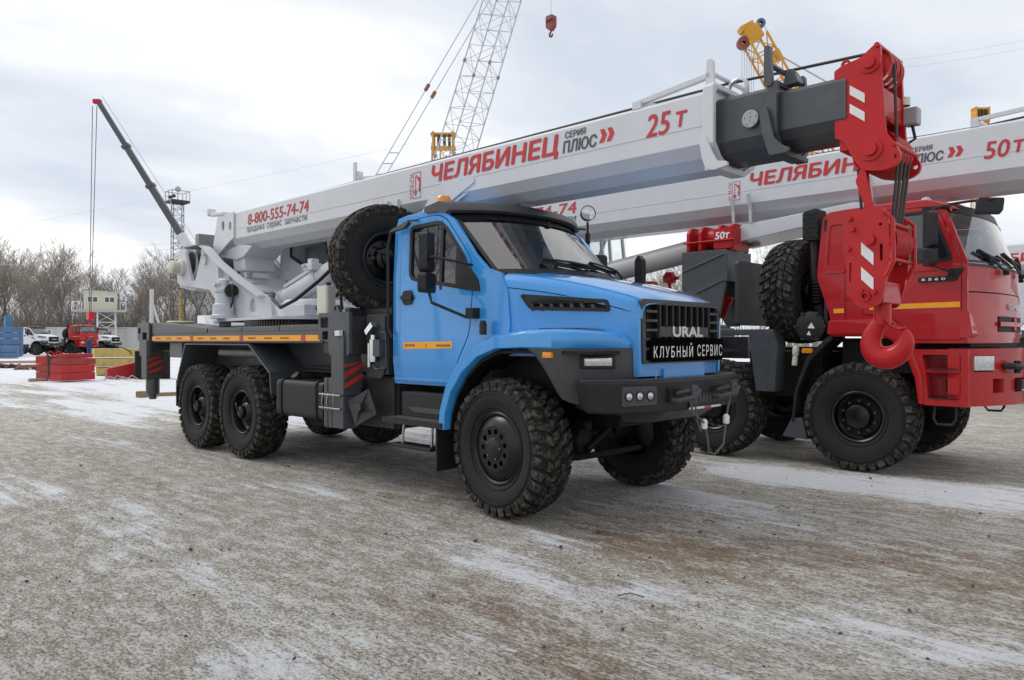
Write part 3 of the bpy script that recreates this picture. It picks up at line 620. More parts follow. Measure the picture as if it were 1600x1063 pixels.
# ---- steps below the door
sp = MB(); sp.box(-1.50,-.80,-1.12,-.75,.80,1.06); sp.build('battery_box', PLAST, U, bevel=.012)
MB().prism(rounded([(-1.38,.90),(-1.28,.86),(-.82,.86),(-.82,.91),(-1.3,.91)],.01),'y',-1.128,-1.118).build('box_rib', PLASTG, U)
s1 = MB().prism(rounded([(-1.66,-1.28),(-.68,-1.28),(-.66,-1.02),(-1.62,-1.02)],[.06,.03,.03,.06]), 'z', .745, .80); so = s1.build('upper_step', PLAST, U, bevel=.012)
MB().prism(rounded([(-1.58,-1.25),(-.74,-1.25),(-.74,-1.06),(-1.55,-1.06)],.03), 'z', .801, .806).build('step_tread', mat('tread_plate', (.10,.10,.105), .5, metal=.4), so)
rd = MB(); rd.cyl((-1.42,-1.15,.75),(-1.42,-1.17,.53),.014,n=8); rd.cyl((-.96,-1.15,.75),(-.95,-1.17,.54),.014,n=8); rd.build('step_rod', STEEL, U)
MB().box(-1.52,-.88,-1.25,-1.08,.50,.54).build('lower_step', PLAST, U, bevel=.01)

ex = MB(); ex.prism(rounded([(-.17,2.02),(-.17,2.50),(-.12,2.56),(-.07,2.50),(-.07,2.02)],.02),'y',1.16,1.24); ex.cyl((-.12,1.2,1.6),(-.12,1.2,2.05),.05); ex.build('exhaust_stack', PLAST, U, bevel=.012)

# ---- crane platform of the blue truck
def platform(root, x0, x1, zt, GREY=GREY):
    d = MB(); d.box(x0,x1,-1.235,1.235,zt-.20,zt-.05); d.box(x0,x1,-1.10,1.10,zt-.05,zt)
    for y in (-.62,.62): d.box(x0+.1,x1+.6,y-.09,y+.09,zt-.55,zt-.2)
    return d
dk = platform(U, -7.95, -2.84, 1.76); dk.build('crane_platform', GREY, U, bevel=.01)
for sg in (-1, 1):
    # folded side deck strips with a raised wedge at the rear
    w_ = MB(); w_.prism([(-7.96,1.69),(-7.96,1.875),(-7.7,1.875),(-5.9,1.765),(-5.9,1.69)], 'y', sg*.55, sg*1.242); w_.build('deck_wedge', GREY, U, bevel=.008)
    a = -5.88
    for k, L_ in enumerate((1.05,1.0,.95)):
        MB().box(a, a+L_-.012, min(sg*.80,sg*1.238), max(sg*.80,sg*1.238), 1.70, 1.768+.006*k).build('deck_plate', GREY, U, bevel=.012); a += L_
    # tape
    a = -7.93; k = 0
    while a < -2.88:
        b = min(a+1.58, -2.87); MB().box(a, b-.10 if b < -2.9 else b, min(sg*1.236,sg*1.250), max(sg*1.236,sg*1.250), 1.585, 1.655).build('reflective_tape', YEL, U)
        if b < -2.9: MB().box(b-.098, b-.004, min(sg*1.236,sg*1.253), max(sg*1.236,sg*1.253), 1.583, 1.657).build('side_marker_lamp', REDTAPE, U)
        pr = MB()
        q = a+.15
        while q < b-.35:
            for j in range(7): pr.box(q+j*.03, q+j*.03+.02, min(sg*1.2502,sg*1.252), max(sg*1.2502,sg*1.252), 1.608, 1.632)
            q += .42
        pr.build('tape_print', mat('tape_print', (.30,.12,.01), .6, var=0), U); a = b
    # bogie mudguard
    pth = [(-6.98,.90),(-6.93,1.05),(-6.66,1.545),(-4.62,1.545),(-4.06,1.19),(-4.02,.92)]
    inn = [(x+(.02 if x < -5.5 else -.02), z-.02) for x, z in pth]
    mg = MB().prism(pth+list(reversed(inn)), 'y', sg*.62, sg*1.245); mg.build('rear_mudguard', GREY, U, bevel=.003)
    MB().prism([(-6.95,1.05),(-6.66,1.54),(-4.62,1.54),(-4.06,1.19),(-4.06,1.25),(-4.7,1.36),(-6.5,1.36),(-6.9,1.1)], 'y', sg*.64, sg*.68).build('mudguard_web', CHAS, U)
    MB().box(-7.0,-6.975,min(sg*.64,sg*1.24),max(sg*.64,sg*1.24),.58,.98).build('mud_flap', PLAST, U, bevel=.004)
    # front outrigger
    y0, y1 = sg*1.235, sg*1.275
    PL = rounded([(-2.865,1.60),(-2.865,1.905),(-2.60,1.905),(-2.55,1.99),(-2.47,1.99),(-2.42,1.905),(-2.235,1.905),(-2.235,1.43),(-2.305,1.42),(-2.305,1.52),(-2.56,1.52),(-2.56,1.42),(-2.64,1.43),(-2.66,1.58)],[.01,.02,.02,.035,.035,.02,.02,.04,.03,.0,.0,.03,.03,.02])
    HO = [rounded([(-2.815,1.735),(-2.815,1.855),(-2.655,1.855),(-2.655,1.735)],.02), rounded([(-2.785,1.60),(-2.785,1.695),(-2.655,1.695),(-2.655,1.60)],.015), rounded([(-2.545,1.535),(-2.545,1.70),(-2.32,1.70),(-2.32,1.535)],.02), circ(-2.51,1.95,.022,12)]
    og = MB().panel(PL, HO, lambda u, v, d: (u, lerp(y1, y0, d/.04), v), .04); ogo = og.build('outrigger_plate', GREY, U, bevel=.004)
    MB().box(-2.84,-2.26,min(sg*.4,sg*1.22),max(sg*.4,sg*1.22),1.44,1.86).build('outrigger_box', GREYD, U, bevel=.01)
    jk = MB(); jk.box(-2.56,-2.31,min(sg*1.06,sg*1.30),max(sg*1.06,sg*1.30),.98,1.64); jk.box(-2.55,-2.33,min(sg*1.08,sg*1.29),max(sg*1.08,sg*1.29),.61,.98); jo = jk.build('outrigger_jack', GREY, U, bevel=.012)
    MB().box(-2.46,-2.36,min(sg*1.27,sg*1.32),max(sg*1.27,sg*1.32),1.64,1.70).build('jack_valve', WHITETAPE, jo, bevel=.006)
    fins = [(-2.745,-2.665),(-2.655,-2.575)]
    for a, b in fins: MB().box(a,b,min(sg*1.02,sg*1.28),max(sg*1.02,sg*1.28),.60,1.17).build('jack_fin', GREY, jo, bevel=.02)
    ub = MB()
    for z in (.83,.98): ub.tube([(-2.78,sg*1.15,z),(-2.78,sg*1.31,z),(-2.34,sg*1.32,z)],.011)
    for x in (-2.70,-2.60,-2.48): ub.tube([(x,sg*1.31,.81),(x,sg*1.33,.90),(x,sg*1.31,1.0)],.009)
    ub.build('retaining_bar', STEEL, jo)
    sb = MB().box(-2.308,-2.30,min(sg*1.055,sg*1.295),max(sg*1.055,sg*1.295),1.05,1.36); sbo = sb.build('warning_board', mat('board_dark', (.05,.048,.05), .5), U)
    for z in (1.07,1.19,1.31):
        MB().panel([(min(sg*1.06,sg*1.29),max(z-.02,1.055)),(max(sg*1.06,sg*1.29),min(z+.10,1.355)),(max(sg*1.06,sg*1.29),min(z+.155,1.356)),(min(sg*1.06,sg*1.29),min(z+.045,1.33))], [], lambda u, v, d: (-2.296-d, u, v), .003).build('warning_stripe', REDTAPE, sbo)
    # stowed foot plate: a ribbed dish standing on edge beside the jack
    ft = MB(); c_ = Vector((-2.10, sg*1.20, .86)); ex = Vector((.80,sg*-.25,.42)).normalized(); ez = Vector((-.36,0,.93)); ez = (ez-ex*ez.dot(ex)).normalized(); ey = ez.cross(ex)*(-sg)
    def fp(a, b, d): return c_ + ex*a + ez*b + ey*d*-1*sg*-1
    P_ = [fp(-.16,-.15,0),fp(.16,-.15,0),fp(.16,.15,0),fp(-.16,.15,0)]; Q_ = [p_ + ey*.015 for p_ in P_]; ft.add(P_+Q_, [(0,1,2,3),(4,5,6,7),(0,1,5,4),(1,2,6,5),(2,3,7,6),(3,0,4,7)])
    for a, b in (((-.15,-.14),(.15,.14)),((-.15,.14),(.15,-.14))):
        for s2 in (1,-1):
            p0 = c_+ex*a[0]+ez*a[1]; p1 = c_+ex*b[0]+ez*b[1]; mid_ = c_+ey*s2*.035
            ft.add([p0,mid_,p1,p0+Vector((0,0,.008)),mid_+Vector((0,0,.008)),p1+Vector((0,0,.008))], [(0,1,2),(3,5,4),(0,1,4,3),(1,2,5,4)])
    ft.cyl(c_-ey*.08, c_+ey*.08, .05, n=12); ft.build('foot_plate', GREYD, U, smooth=False)
    # rear outrigger
    RP = rounded([(-8.50,1.60),(-8.50,1.88),(-8.32,1.88),(-8.26,1.98),(-8.18,1.98),(-8.12,1.88),(-8.0,1.88),(-7.985,1.33),(-8.06,1.30),(-8.09,1.56),(-8.28,1.56),(-8.31,1.32),(-8.40,1.34),(-8.42,1.58)],.02)
    MB().panel(RP, [circ(-8.22,1.935,.022,10), rounded([(-8.28,1.58),(-8.28,1.72),(-8.09,1.72),(-8.09,1.58)],.02), rounded([(-8.46,1.70),(-8.46,1.80),(-8.36,1.80),(-8.36,1.70)],.02)], lambda u, v, d: (u, lerp(y1, y0, d/.04), v), .04).build('outrigger_plate', GREY, U, bevel=.004)
    MB().box(-8.52,-8.0,min(sg*.35,sg*1.22),max(sg*.35,sg*1.22),1.42,1.86).build('outrigger_box', GREYD, U, bevel=.01)
    j2 = MB(); j2.box(-8.26,-8.03,min(sg*1.03,sg*1.30),max(sg*1.03,sg*1.30),.96,1.60); j2.cyl((-8.14,sg*1.16,.70),(-8.14,sg*1.16,.96),.105,n=18); j2.cyl((-8.14,sg*1.16,.62),(-8.14,sg*1.16,.70),.06,n=14); j2.build('outrigger_jack', GREY, U, bevel=.012)
    sbo = MB().box(-8.03,-8.02,min(sg*1.04,sg*1.29),max(sg*1.04,sg*1.29),1.03,1.34).build('warning_board', mat('board_dark', (.05,.048,.05), .5), U)
    for z in (1.05,1.16,1.27):
        MB().panel([(min(sg*1.05,sg*1.28),max(z-.03,1.035)),(max(sg*1.05,sg*1.28),min(z+.07,1.335)),(max(sg*1.05,sg*1.28),min(z+.12,1.336)),(min(sg*1.05,sg*1.28),min(z+.03,1.31))], [], lambda u, v, d: (-8.014-d, u, v), .003).build('warning_stripe', REDTAPE, sbo)
# fuel tank, tool box, lockers behind the cab
ft = MB().prism(rounded([(-1.24,.66),(-1.24,1.11),(-.66,1.11),(-.66,.66)],.07), 'x', -3.90, -2.83); fo = ft.build('fuel_tank', PLAST, U, bevel=.012)
for x in (-3.78,-2.97): MB().prism(rounded([(-1.252,.645),(-1.252,1.125),(-.65,1.125),(-.65,.645)],.075), 'x', x-.025, x+.025).build('tank_strap', CHAS, fo, bevel=.005)
fc = MB(); fc.cyl((-3.62,-1.08,1.10),(-3.62,-1.14,1.17),.06,n=14); fc.build('filler_cap', PLAST, fo, bevel=.008)
MB().box(-3.9,-2.83,.62,1.22,.66,1.11).build('air_tank', PLAST, U, bevel=.05)
tb = MB().box(-7.45,-6.98,-1.16,-.75,1.32,1.56); to = tb.build('tool_box', mat('toolbox_grey', (.13,.135,.14), .45), U, bevel=.015)
MB().box(-6.98,-6.965,-1.02,-.90,1.40,1.45).build('box_latch', PLAST, to)
lk = MB(); lk.box(-2.22,-1.82,-1.06,1.06,1.22,1.88); lk.box(-2.20,-1.84,-.9,.9,.62,1.22); lk.box(-2.84,-1.86,-.95,-.5,.62,1.2); lk.build('hydraulic_tank', GREYD, U, bevel=.015)
MB().prism(rounded([(-2.18,1.18),(-2.18,1.86),(-1.84,1.86),(-1.84,1.30),(-1.9,1.18)],.03),'y',-1.085,-1.06).build('tank_panel', GREYD, U, bevel=.006)
fi = MB(); fi.cyl((-1.99,-1.13,1.36),(-1.99,-1.13,1.60),.045,n=14); fi.cyl((-1.99,-1.13,1.60),(-1.99,-1.13,1.65),.03,n=12); fi.obox((-2.02,-1.14,1.72),(.15,.07,.06),Matrix.Rotation(R(-38),3,'Y')); fi.cyl((-2.08,-1.12,1.30),(-2.08,-1.12,1.56),.02,n=10); fi.build('hydraulic_filter', CHROME, U)
fg = MB(); fg.tube([(-1.86,-1.12,1.68),(-1.78,-1.12,1.68),(-1.77,-1.12,1.30),(-1.95,-1.12,1.28),(-2.02,-1.12,1.32)],.008); fg.box(-1.96,-1.84,-1.16,-1.08,1.42,1.60); fg.build('filter_bracket', GREY, U)
mu = MB(); mu.prism(rounded([(-1.05,1.36),(-1.05,1.47),(-.70,1.47),(-.70,1.36)],.05), 'x', -5.95, -4.75); mu.build('exhaust_muffler', mat('dull_steel', (.20,.195,.19), .5, metal=.5, var=.3, scale=9), U, bevel=.01)
pp = MB()
for z in (1.28,1.24,1.20): pp.tube([(-4.0,-.80,z),(-2.9,-.82,z),(-2.6,-.86,z+.04)],.012)
pp.build('brake_pipe', STEEL, U)
# spare wheel behind the cab
spw = copy_tree(wr, U); spw.name = 'spare_wheel'; spw.location = (-2.36,-.72,2.53); spw.rotation_euler = (0, .2, R(74))
br = MB(); br.box(-2.5,-2.42,-.9,-.4,1.85,2.6); br.box(-2.5,-1.9,-.95,-.88,1.84,1.95); br.bar((-2.46,-.9,1.9),(-2.46,-1.15,1.9),.1,.12); br.build('spare_wheel_bracket', GREYD, U, bevel=.01)
jc = MB().prism(rounded([(-3.40,-.98),(-3.16,-.98),(-3.16,-.84),(-3.40,-.84)],.04), 'z', 1.90, 2.26); jo = jc.build('plastic_canister', CREAM, U, bevel=.03, seg=3)
MB().cyl((-3.23,-.91,2.25),(-3.23,-.91,2.30),.03,n=12).build('canister_cap', PLAST, jo)

# ---- turntable
TX = -5.42
rg_ = MB(); rg_.lathe([(.60,1.76),(.84,1.76),(.84,1.785),(.79,1.79),(.79,1.875),(.60,1.875)],(TX,0,0),(0,0,1),64)
for k in range(110):
    a = 2*math.pi*k/110; rg_.obox((TX+.80*math.cos(a),.80*math.sin(a),1.832),(.035,.026,.08),Matrix.Rotation(a,3,'Z'))
rg_.build('slewing_ring', mat('gear_steel', (.10,.095,.09), .5, metal=.5, var=.3), U, smooth=False)
tb_ = MB(); tb_.prism(rounded([(-7.05,-.66),(-4.75,-.86),(-4.45,-.5),(-4.45,.5),(-4.75,.86),(-7.05,.66)],.08), 'z', 1.882, 1.925); tb_.box(-6.98,-6.78,-.66,-.46,1.80,1.882); tuo = tb_.build('turntable_base', TURW, U, bevel=.008)
bl = MB()
for k in range(30):
    a = 2*math.pi*k/30; bl.cyl((TX+.74*math.cos(a),.74*math.sin(a),1.92),(TX+.74*math.cos(a),.74*math.sin(a),1.945),.02,n=6)
bl.build('base_bolt', TURW, tuo)
TP = rounded([(-8.62,2.56),(-8.75,2.62),(-8.72,3.02),(-8.60,3.19),(-8.44,3.19),(-8.32,2.95),(-8.15,2.60),(-8.0,2.60),(-7.72,3.10),(-7.60,3.16),(-7.46,3.13),(-7.02,2.86),(-6.2,2.50),(-5.55,2.24),(-5.38,2.10),(-5.36,1.926),(-6.95,1.926),(-6.98,2.12),(-7.42,2.42)],[.02,.03,.05,.08,.08,.02,.03,.03,.03,.05,.05,.05,.1,.06,.05,.0,.0,.05,.08])
TH = [rounded([(-6.02,2.02),(-6.05,2.16),(-5.95,2.24),(-5.84,2.14),(-5.82,2.02)],.04), circ(-7.58,3.06,.045,14), rounded([(-6.75,2.62),(-6.72,2.54),(-6.60,2.50),(-6.62,2.56)],.01)]
for sg in (-1, 1):
    tp = MB().panel(TP, TH, lambda u, v, d: (u, sg*(.52-d), v), .05); po = tp.build('turret_side_plate', TURW, U, bevel=.006)
    MB().prism(rounded([(-7.62,3.155),(-7.45,3.145),(-7.0,2.875),(-6.18,2.515),(-5.55,2.255),(-5.56,2.225),(-6.22,2.485),(-7.02,2.835),(-7.46,3.10)],.01), 'y', sg*.53, sg*.64).build('turret_flange', TURW, U, bevel=.004)
    MB().prism(rounded([(-7.02,2.80),(-6.95,2.80),(-6.88,1.93),(-7.0,1.93)],.01), 'y', sg*.522, sg*.60).build('turret_rib', TURW, U, bevel=.004)
    pn = MB(); pn.lathe([(.075,.0),(.075,.05),(.05,.06),(0,.06)],(-7.58,sg*.52,3.06),(0,sg,0),18); pn.prism(rounded([(-7.64,2.85),(-7.52,2.85),(-7.52,3.12),(-7.64,3.12)],.05),'y',sg*.50,sg*.555); pn.build('pivot_pin', TURW, U)
bx = MB(); bx.prism([(-7.0,2.02),(-6.95,2.50),(-6.15,2.30),(-5.6,2.10),(-5.6,1.95),(-7.0,1.95)], 'y', -.47, .47); bx.box(-5.6,-4.55,-.47,.47,1.926,2.10); bx.lathe([(.52,0),(.50,.16),(.42,.26),(0,.27)],(-5.05,0,1.926),(0,0,1),32); bx.build('turret_core', TURW, U, bevel=.03)
inr = MB().panel(rounded([(-6.9,2.46),(-6.1,2.24),(-6.1,.0),(-6.9,0)],.02), [], lambda u, v, d: (u, v, 2.4), .02) if False else None
plt = MB().panel([(-.47,0),(.47,0),(.47,.9),(-.47,.9)], [circ(0,.45,.22,20,.12)], lambda u, v, d: (-6.85+v*.75*.9, u, 2.62-v*.28-d), .03); plt.build('turret_cover_plate', TURW, U)
sm = MB(); sm.lathe([(.20,0),(.20,.05),(.165,.07),(.16,.22),(.125,.24),(.115,.40),(.135,.42),(.135,.46),(.09,.50),(.09,.60),(.05,.63),(0,.64)],(-6.62,-.66,1.925),(0,0,1),24)
sm.box(-6.68,-6.56,-.77,-.72,2.36,2.48); sm.cyl((-6.62,-.66,2.44),(-6.62,-.82,2.46),.04,n=10); smo = sm.build('swing_motor', TURW, U)
MB().lathe([(.10,-.03),(.10,.03),(0,.035)],(-6.44,-.62,2.36),(1,-.2,.1),16).build('brake_drum', PLAST, smo)
for pts_, r_ in (([(-6.40,-.62,2.45),(-6.28,-.68,2.4),(-6.26,-.68,2.2),(-6.38,-.66,2.1)],.014), ([(-5.35,-.50,2.25),(-5.15,-.62,2.18),(-4.85,-.66,2.05),(-4.55,-.6,2.15),(-4.35,-.35,2.42),(-4.25,-.2,2.60)],.026), ([(-4.6,-.2,2.3),(-4.3,-.35,2.16),(-4.0,-.3,2.2),(-3.7,-.2,2.5)],.026), ([(-3.75,-.75,1.98),(-3.7,-.80,2.02),(-3.62,-.8,1.98),(-3.65,-.8,1.92)],.012), ([(-2.62,-1.0,2.25),(-2.75,-1.05,2.15),(-2.72,-1.05,1.95)],.02)):
    MB().tube(pts_, r_, 8).build('hydraulic_hose', PLAST, U)
wi = MB(); wi.lathe([(.30,-.44),(.30,-.40),(.2,-.39),(.2,.39),(.30,.40),(.30,.44)],(-8.45,0,2.95),(0,1,0),28); wi.build('winch_drum', TURW, U)
wr_ = MB(); wr_.cyl((-8.45,-.39,2.95),(-8.45,.39,2.95),.245,n=24); wr_.build('wound_rope', ROPE, U)
wm = MB(); wm.lathe([(.15,0),(.15,.06),(.11,.08),(.11,.20),(.08,.22),(0,.225)],(-8.50,-.52,2.86),(0,-1,0),20); wm.build('winch_motor', CREAM, U)
cwt = MB().prism([(-8.7,2.52),(-8.62,2.62),(-8.1,2.62),(-7.95,2.5),(-8.2,2.44)], 'y', -.47, .47); cwt.build('turret_tail', TURW, U, bevel=.01)
tl_ = MB(); tl_.box(-8.05,-7.90,-.5,-.1,3.18,3.40); tl_.bar((-8.2,-.4,3.17),(-7.6,-.4,3.17),.5,.03); tl_.build('tail_lamp_box', mat('lamp_housing_grey', (.22,.22,.22), .4), U, bevel=.02)

# ---- boom
def boom_section(x, w, zt, h, n=0):
    half = [(w*.92,zt),(w,zt-.03),(w,zt-h*.715),(w*.76,zt-h*.88),(w*.36,zt-h)]
    return [(x,-y,z) for y, z in half] + [(x,y,z) for y, z in reversed(half)]
def make_boom(root, x0, x1, w, zt, h, paint):
    b = MB(); b.loft([boom_section(x0,w,zt,h), boom_section(x1,w,zt,h)]); o = b.build('boom', paint, root, ang=12)
    sm_ = MB()
    for sg in (-1,1): sm_.box(x0+.2,x1-.02,min(sg*(w-.003),sg*(w+.004)),max(sg*(w-.003),sg*(w+.004)),zt-h*.475,zt-h*.475+.012)
    sm_.build('weld_seam', paint, o); return o
BW, BZ, BH = .36, 3.665, .61
bo_ = make_boom(U, -7.0, 1.66, BW, BZ, BH, BOOMW)
RP_ = rounded([(-7.43,3.66),(-7.60,3.20),(-7.64,3.02),(-7.50,2.97),(-7.05,3.18),(-6.86,3.24),(-6.86,3.66)],[.03,.05,.04,.04,.05,.0,.0])
for sg in (-1,1):
    MB().panel(RP_, [circ(-7.24,3.47,.055,14,.085), circ(-6.98,3.44,.05,14,.075)], lambda u, v, d: (u, sg*(.385-d), v), .022).build('boom_root_plate', BOOMW, U, bevel=.004)
MB().prism([(-7.44,3.66),(-7.60,3.06),(-7.55,3.04),(-7.38,3.66)],'y',-.36,.36).build('boom_root_plate', BOOMW, U)
MB().prism([(-7.55,3.06),(-7.50,2.98),(-6.95,2.90),(-6.72,2.93),(-6.42,3.09),(-6.85,3.14)],'y',-.29,.29).build('boom_root_box', BOOMW, U, bevel=.01)
MB().prism([(-7.15,2.94),(-6.75,2.94),(-6.70,2.72),(-7.10,2.72)],'y',-.26,.26).build('boom_link', TURW, U, bevel=.01)
tt = MB(); tt.bar((-7.95,-.25,3.76),(-7.35,-.25,3.69),.10,.07); tt.bar((-8.0,-.25,3.78),(-7.93,-.25,3.79),.14,.12); tt.bar((-7.6,-.25,3.70),(-7.2,-.25,3.67),.3,.05); tt.build('boom_tail_bracket', BOOMW, U, bevel=.012)
# lettering on the near side
Yb = -BW-.001
def blet(name, s, x, z, w, h, m_, sh=0.0, bold=0.0, par=bo_): return text(name, s, w, h, (x, Yb, z), (1,0,0), (0,0,1), m_, par, shear=sh, bold=bold)
blet('phone_number', '8-800-555-74-74', -6.42, 3.40, 1.80, .165, REDTXT, .12, .015)
for x_, w_, s_, h_, z_ in ((-6.45,.56,'продажа',.100,3.262),(-5.81,.45,'сервис',.105,3.258),(-5.28,.62,'запчасти',.078,3.282)): blet('slogan_word', s_, x_, z_, w_, h_, GREYTXT)
blet('boom_title', 'ЧЕЛЯБИНЕЦ', -1.94, 3.375, 1.92, .225, REDTXT, .16, .05)
blet('series_word', 'СЕРИЯ', .085, 3.545, .25, .062, GREYTXT, .12, .03)
blet('series_name', 'ПЛЮС', .06, 3.405, .40, .115, GREYTXT, .14, .04)
ch = MB()
for k in (0,1):
    x = .50+k*.085; ch.panel([(x,3.425),(x+.035,3.425+.065),(x+.012,3.55),(x+.06,3.55),(x+.09,3.425+.065),(x+.05,3.425)], [], lambda u, v, d: (u, Yb-.003-d*0+d, v), .002)
ch.build('double_chevron', REDTXT, bo_)
blet('load_rating', '25', 1.02, 3.375, .225, .195, REDTXT, .16, .02)
blet('load_unit', 'т', 1.31, 3.41, .10, .13, REDTXT, .16, .03)
def logo(root, x, z, s, Y):
    lg = MB(); t_ = .006
    fn = lambda u, v, d: (x+u*s, Y-.003+d, z+v*s)
    lg.panel([(0,0),(1,0),(1,2.1),(0,2.1)], [[(.04,.04),(.96,.04),(.96,2.06),(.04,2.06)]], fn, .002)
    lg.panel([(.30,.55),(.36,.55),(.36,1.85),(.30,1.85)], [], fn, .002); lg.panel([(.12,.6),(.33,.15),(.54,.6)], [], fn, .002)
    lg.panel([(.36,1.85),(.80,1.25),(.72,.50),(.90,.50),(.90,1.5),(.42,1.9)], [], fn, .002); lg.panel(circ(.84,1.62,.07,8), [], fn, .002)
    lo = lg.build('logo_mark', REDTXT, root)
    text('logo_web_address', 'cmz.ru', 2.0*s, .30*s, (x-.12*s, Y, z+.02*s), (0,0,1), (-1,0,0), REDTXT, root)
logo(bo_, -2.27, 3.27, .145, Yb)
# lifting cylinder and its bracket under the boom
lc = MB(); lc.cyl((-5.85,0,2.235),(-3.3,0,2.93),  .15,n=24); lc.cyl((-5.95,0,2.21),(-5.80,0,2.25),.165,n=20); lc.lathe([(.15,-.2),(.15,.2)],(-5.95,0,2.2),(0,1,0),20); lc.cyl((-4.95,0,2.48),(-4.82,0,2.515),.165,n=22); lco = lc.build('lift_cylinder', TURW, U)
vb = MB(); vb.box(-4.98,-4.74,-.24,-.06,2.60,2.70); vb.box(-4.92,-4.80,-.20,-.08,2.70,2.77); vb.cyl((-4.9,-.2,2.66),(-4.9,-.30,2.66),.025); vb.bar((-5.75,-.1,2.41),(-4.85,-.1,2.66),.05,.05); vb.build('cylinder_valve', TURW, lco, bevel=.01)
MB().cyl((-3.3,0,2.93),(-2.5,0,3.14),.09,n=20).build('cylinder_rod', CHROME, lco)
for sg in (-1,1):
    bk = MB().panel(rounded([(-2.06,2.96),(-1.20,3.31),(-1.20,3.36),(-1.72,3.385),(-1.95,3.24),(-2.22,2.96)],.015), [], lambda u, v, d: (u, sg*(.372-d), v), .03); bk.build('cylinder_bracket', BOOMW, U, bevel=.005)
MB().prism([(-2.2,2.95),(-2.06,2.96),(-1.2,3.30),(-1.2,3.26),(-2.05,2.92)],'y',-.352,.352).build('cylinder_bracket', BOOMW, U)
for x in (-2.75,-2.55): MB().prism(rounded([(-.40,3.30),(-.37,3.02),(-.30,2.94),(-.26,3.0),(-.345,3.1),(-.362,3.3)],.01),'x',x-.02,x+.02).build('boom_strap', BOOMW, U)
# front collar, inner sections
def collar(root, x0, x1, w, zt, h, t_, m_, name='boom_collar'):
    c_ = MB(); o_ = [(p[1],p[2]) for p in boom_section(0,w+t_,zt+t_,h+2*t_)]; i_ = [(p[1],p[2]) for p in boom_section(0,w-.005,zt-.002,h-.004)]
    c_.panel(o_, [i_], lambda u, v, d: (x0+d, u, v), x1-x0); return c_.build(name, m_, root, bevel=.008)
collar(U, 1.60, 1.70, BW, BZ, BH, .045, BOOMW)
cr_ = MB(); cr_.prism(rounded([(1.60,3.10),(1.57,3.26),(1.63,3.28),(1.70,3.12),(1.74,3.05),(1.83,3.035),(1.83,3.0),(1.70,2.98),(1.63,3.01)],.02),'y',-.415,-.385); cr_.box(1.62,1.74,-.40,.05,2.99,3.03); cr_.build('slide_pad_bracket', BOOMW, U, bevel=.006)
IW, IZ, IH = .29, 3.59, .51
ib_ = MB(); ib_.loft([boom_section(1.5,IW,IZ,IH),boom_section(2.18,IW,IZ,IH)]); ino = ib_.build('boom_inner_section', GREY, U, ang=12)
ib2 = MB(); ib2.loft([boom_section(2.1,IW-.035,IZ-.045,IH-.08),boom_section(2.70,IW-.035,IZ-.045,IH-.08)]); ib2.build('boom_inner_section', GREY, U, ang=12)
collar(U, 2.12, 2.20, IW, IZ, IH, .035, GREY)
sp_ = MB(); sp_.prism(rounded([(2.10,3.22),(2.08,3.38),(2.14,3.42),(2.20,3.16),(2.27,3.09),(2.33,3.06),(2.30,3.03),(2.16,3.03)],.02),'y',-.375,-.345); sp_.box(2.18,2.27,-.35,.1,3.03,3.065); sp_.build('slide_pad_bracket', GREY, U, bevel=.005)
dc = MB().cyl((1.98,-.311,3.36),(1.98,-.330,3.36),.07,n=24); dco = dc.build('cover_disc', mat('disc_grey', (.36,.37,.38), .4), U, bevel=.004)
bl = MB()
for k in range(5):
    a = k*1.2566+.3; bl.cyl((1.98+.05*math.cos(a),-.328,3.36+.05*math.sin(a)),(1.98+.05*math.cos(a),-.336,3.36+.05*math.sin(a)),.009,n=8)
bl.cyl((1.98,-.328,3.375),(1.98,-.336,3.375),.007,n=8); bl.cyl((1.98,-.328,3.345),(1.98,-.336,3.345),.007,n=8); bl.build('disc_bolt', STEEL, dco)
# rope guides on top of the boom
g1 = MB(); g1.bar((.90,-.30,3.72),(1.62,-.30,3.80),.05,.04); g1.bar((.90,-.30,3.72),(1.05,.05,3.72),.05,.03); g1.box(.86,.95,-.345,-.25,3.66,3.73); g1.prism(rounded([(1.58,3.66),(1.595,3.93),(1.65,3.93),(1.66,3.66)],.03),'y',-.325,-.29); g1.prism(rounded([(1.58,3.66),(1.595,3.85),(1.65,3.85),(1.66,3.66)],.03),'y',.29,.325); g1.cyl((1.62,-.30,3.82),(1.62,.3,3.82),.02); g1.lathe([(.075,-.02),(.10,-.01),(.10,.01),(.075,.02)],(1.76,-.1,3.70),(0,1,0),20); g1.box(1.15,1.55,-.12,.2,3.665,3.71); g1.build('rope_guide', BOOMW, U, bevel=.003)
g2 = MB(); g2.prism(rounded([(2.10,3.58),(2.105,3.90),(2.155,3.90),(2.17,3.58)],.025),'y',-.34,-.30); g2.prism(rounded([(2.10,3.58),(2.105,3.82),(2.155,3.82),(2.17,3.58)],.025),'y',.30,.34); g2.cyl((2.13,-.32,3.76),(2.13,.32,3.76),.022); g2.prism(rounded([(2.17,3.62),(2.2,3.74),(2.25,3.74),(2.30,3.62)],.03),'y',-.15,-.05); g2.build('rope_guide', GREY, U, bevel=.003)
g3 = MB(); g3.box(-3.6,-3.5,-.30,-.22,3.665,3.80); g3.cyl((-3.55,-.26,3.74),(-3.55,.3,3.74),.02); g3.box(-3.58,-3.53,-.32,-.29,3.665,3.92); g3.box(-3.58,-3.53,.26,.30,3.665,3.80); g3.bar((-3.55,-.26,3.72),(-3.1,-.2,3.69),.03); g3.build('rope_guide', BOOMW, U)
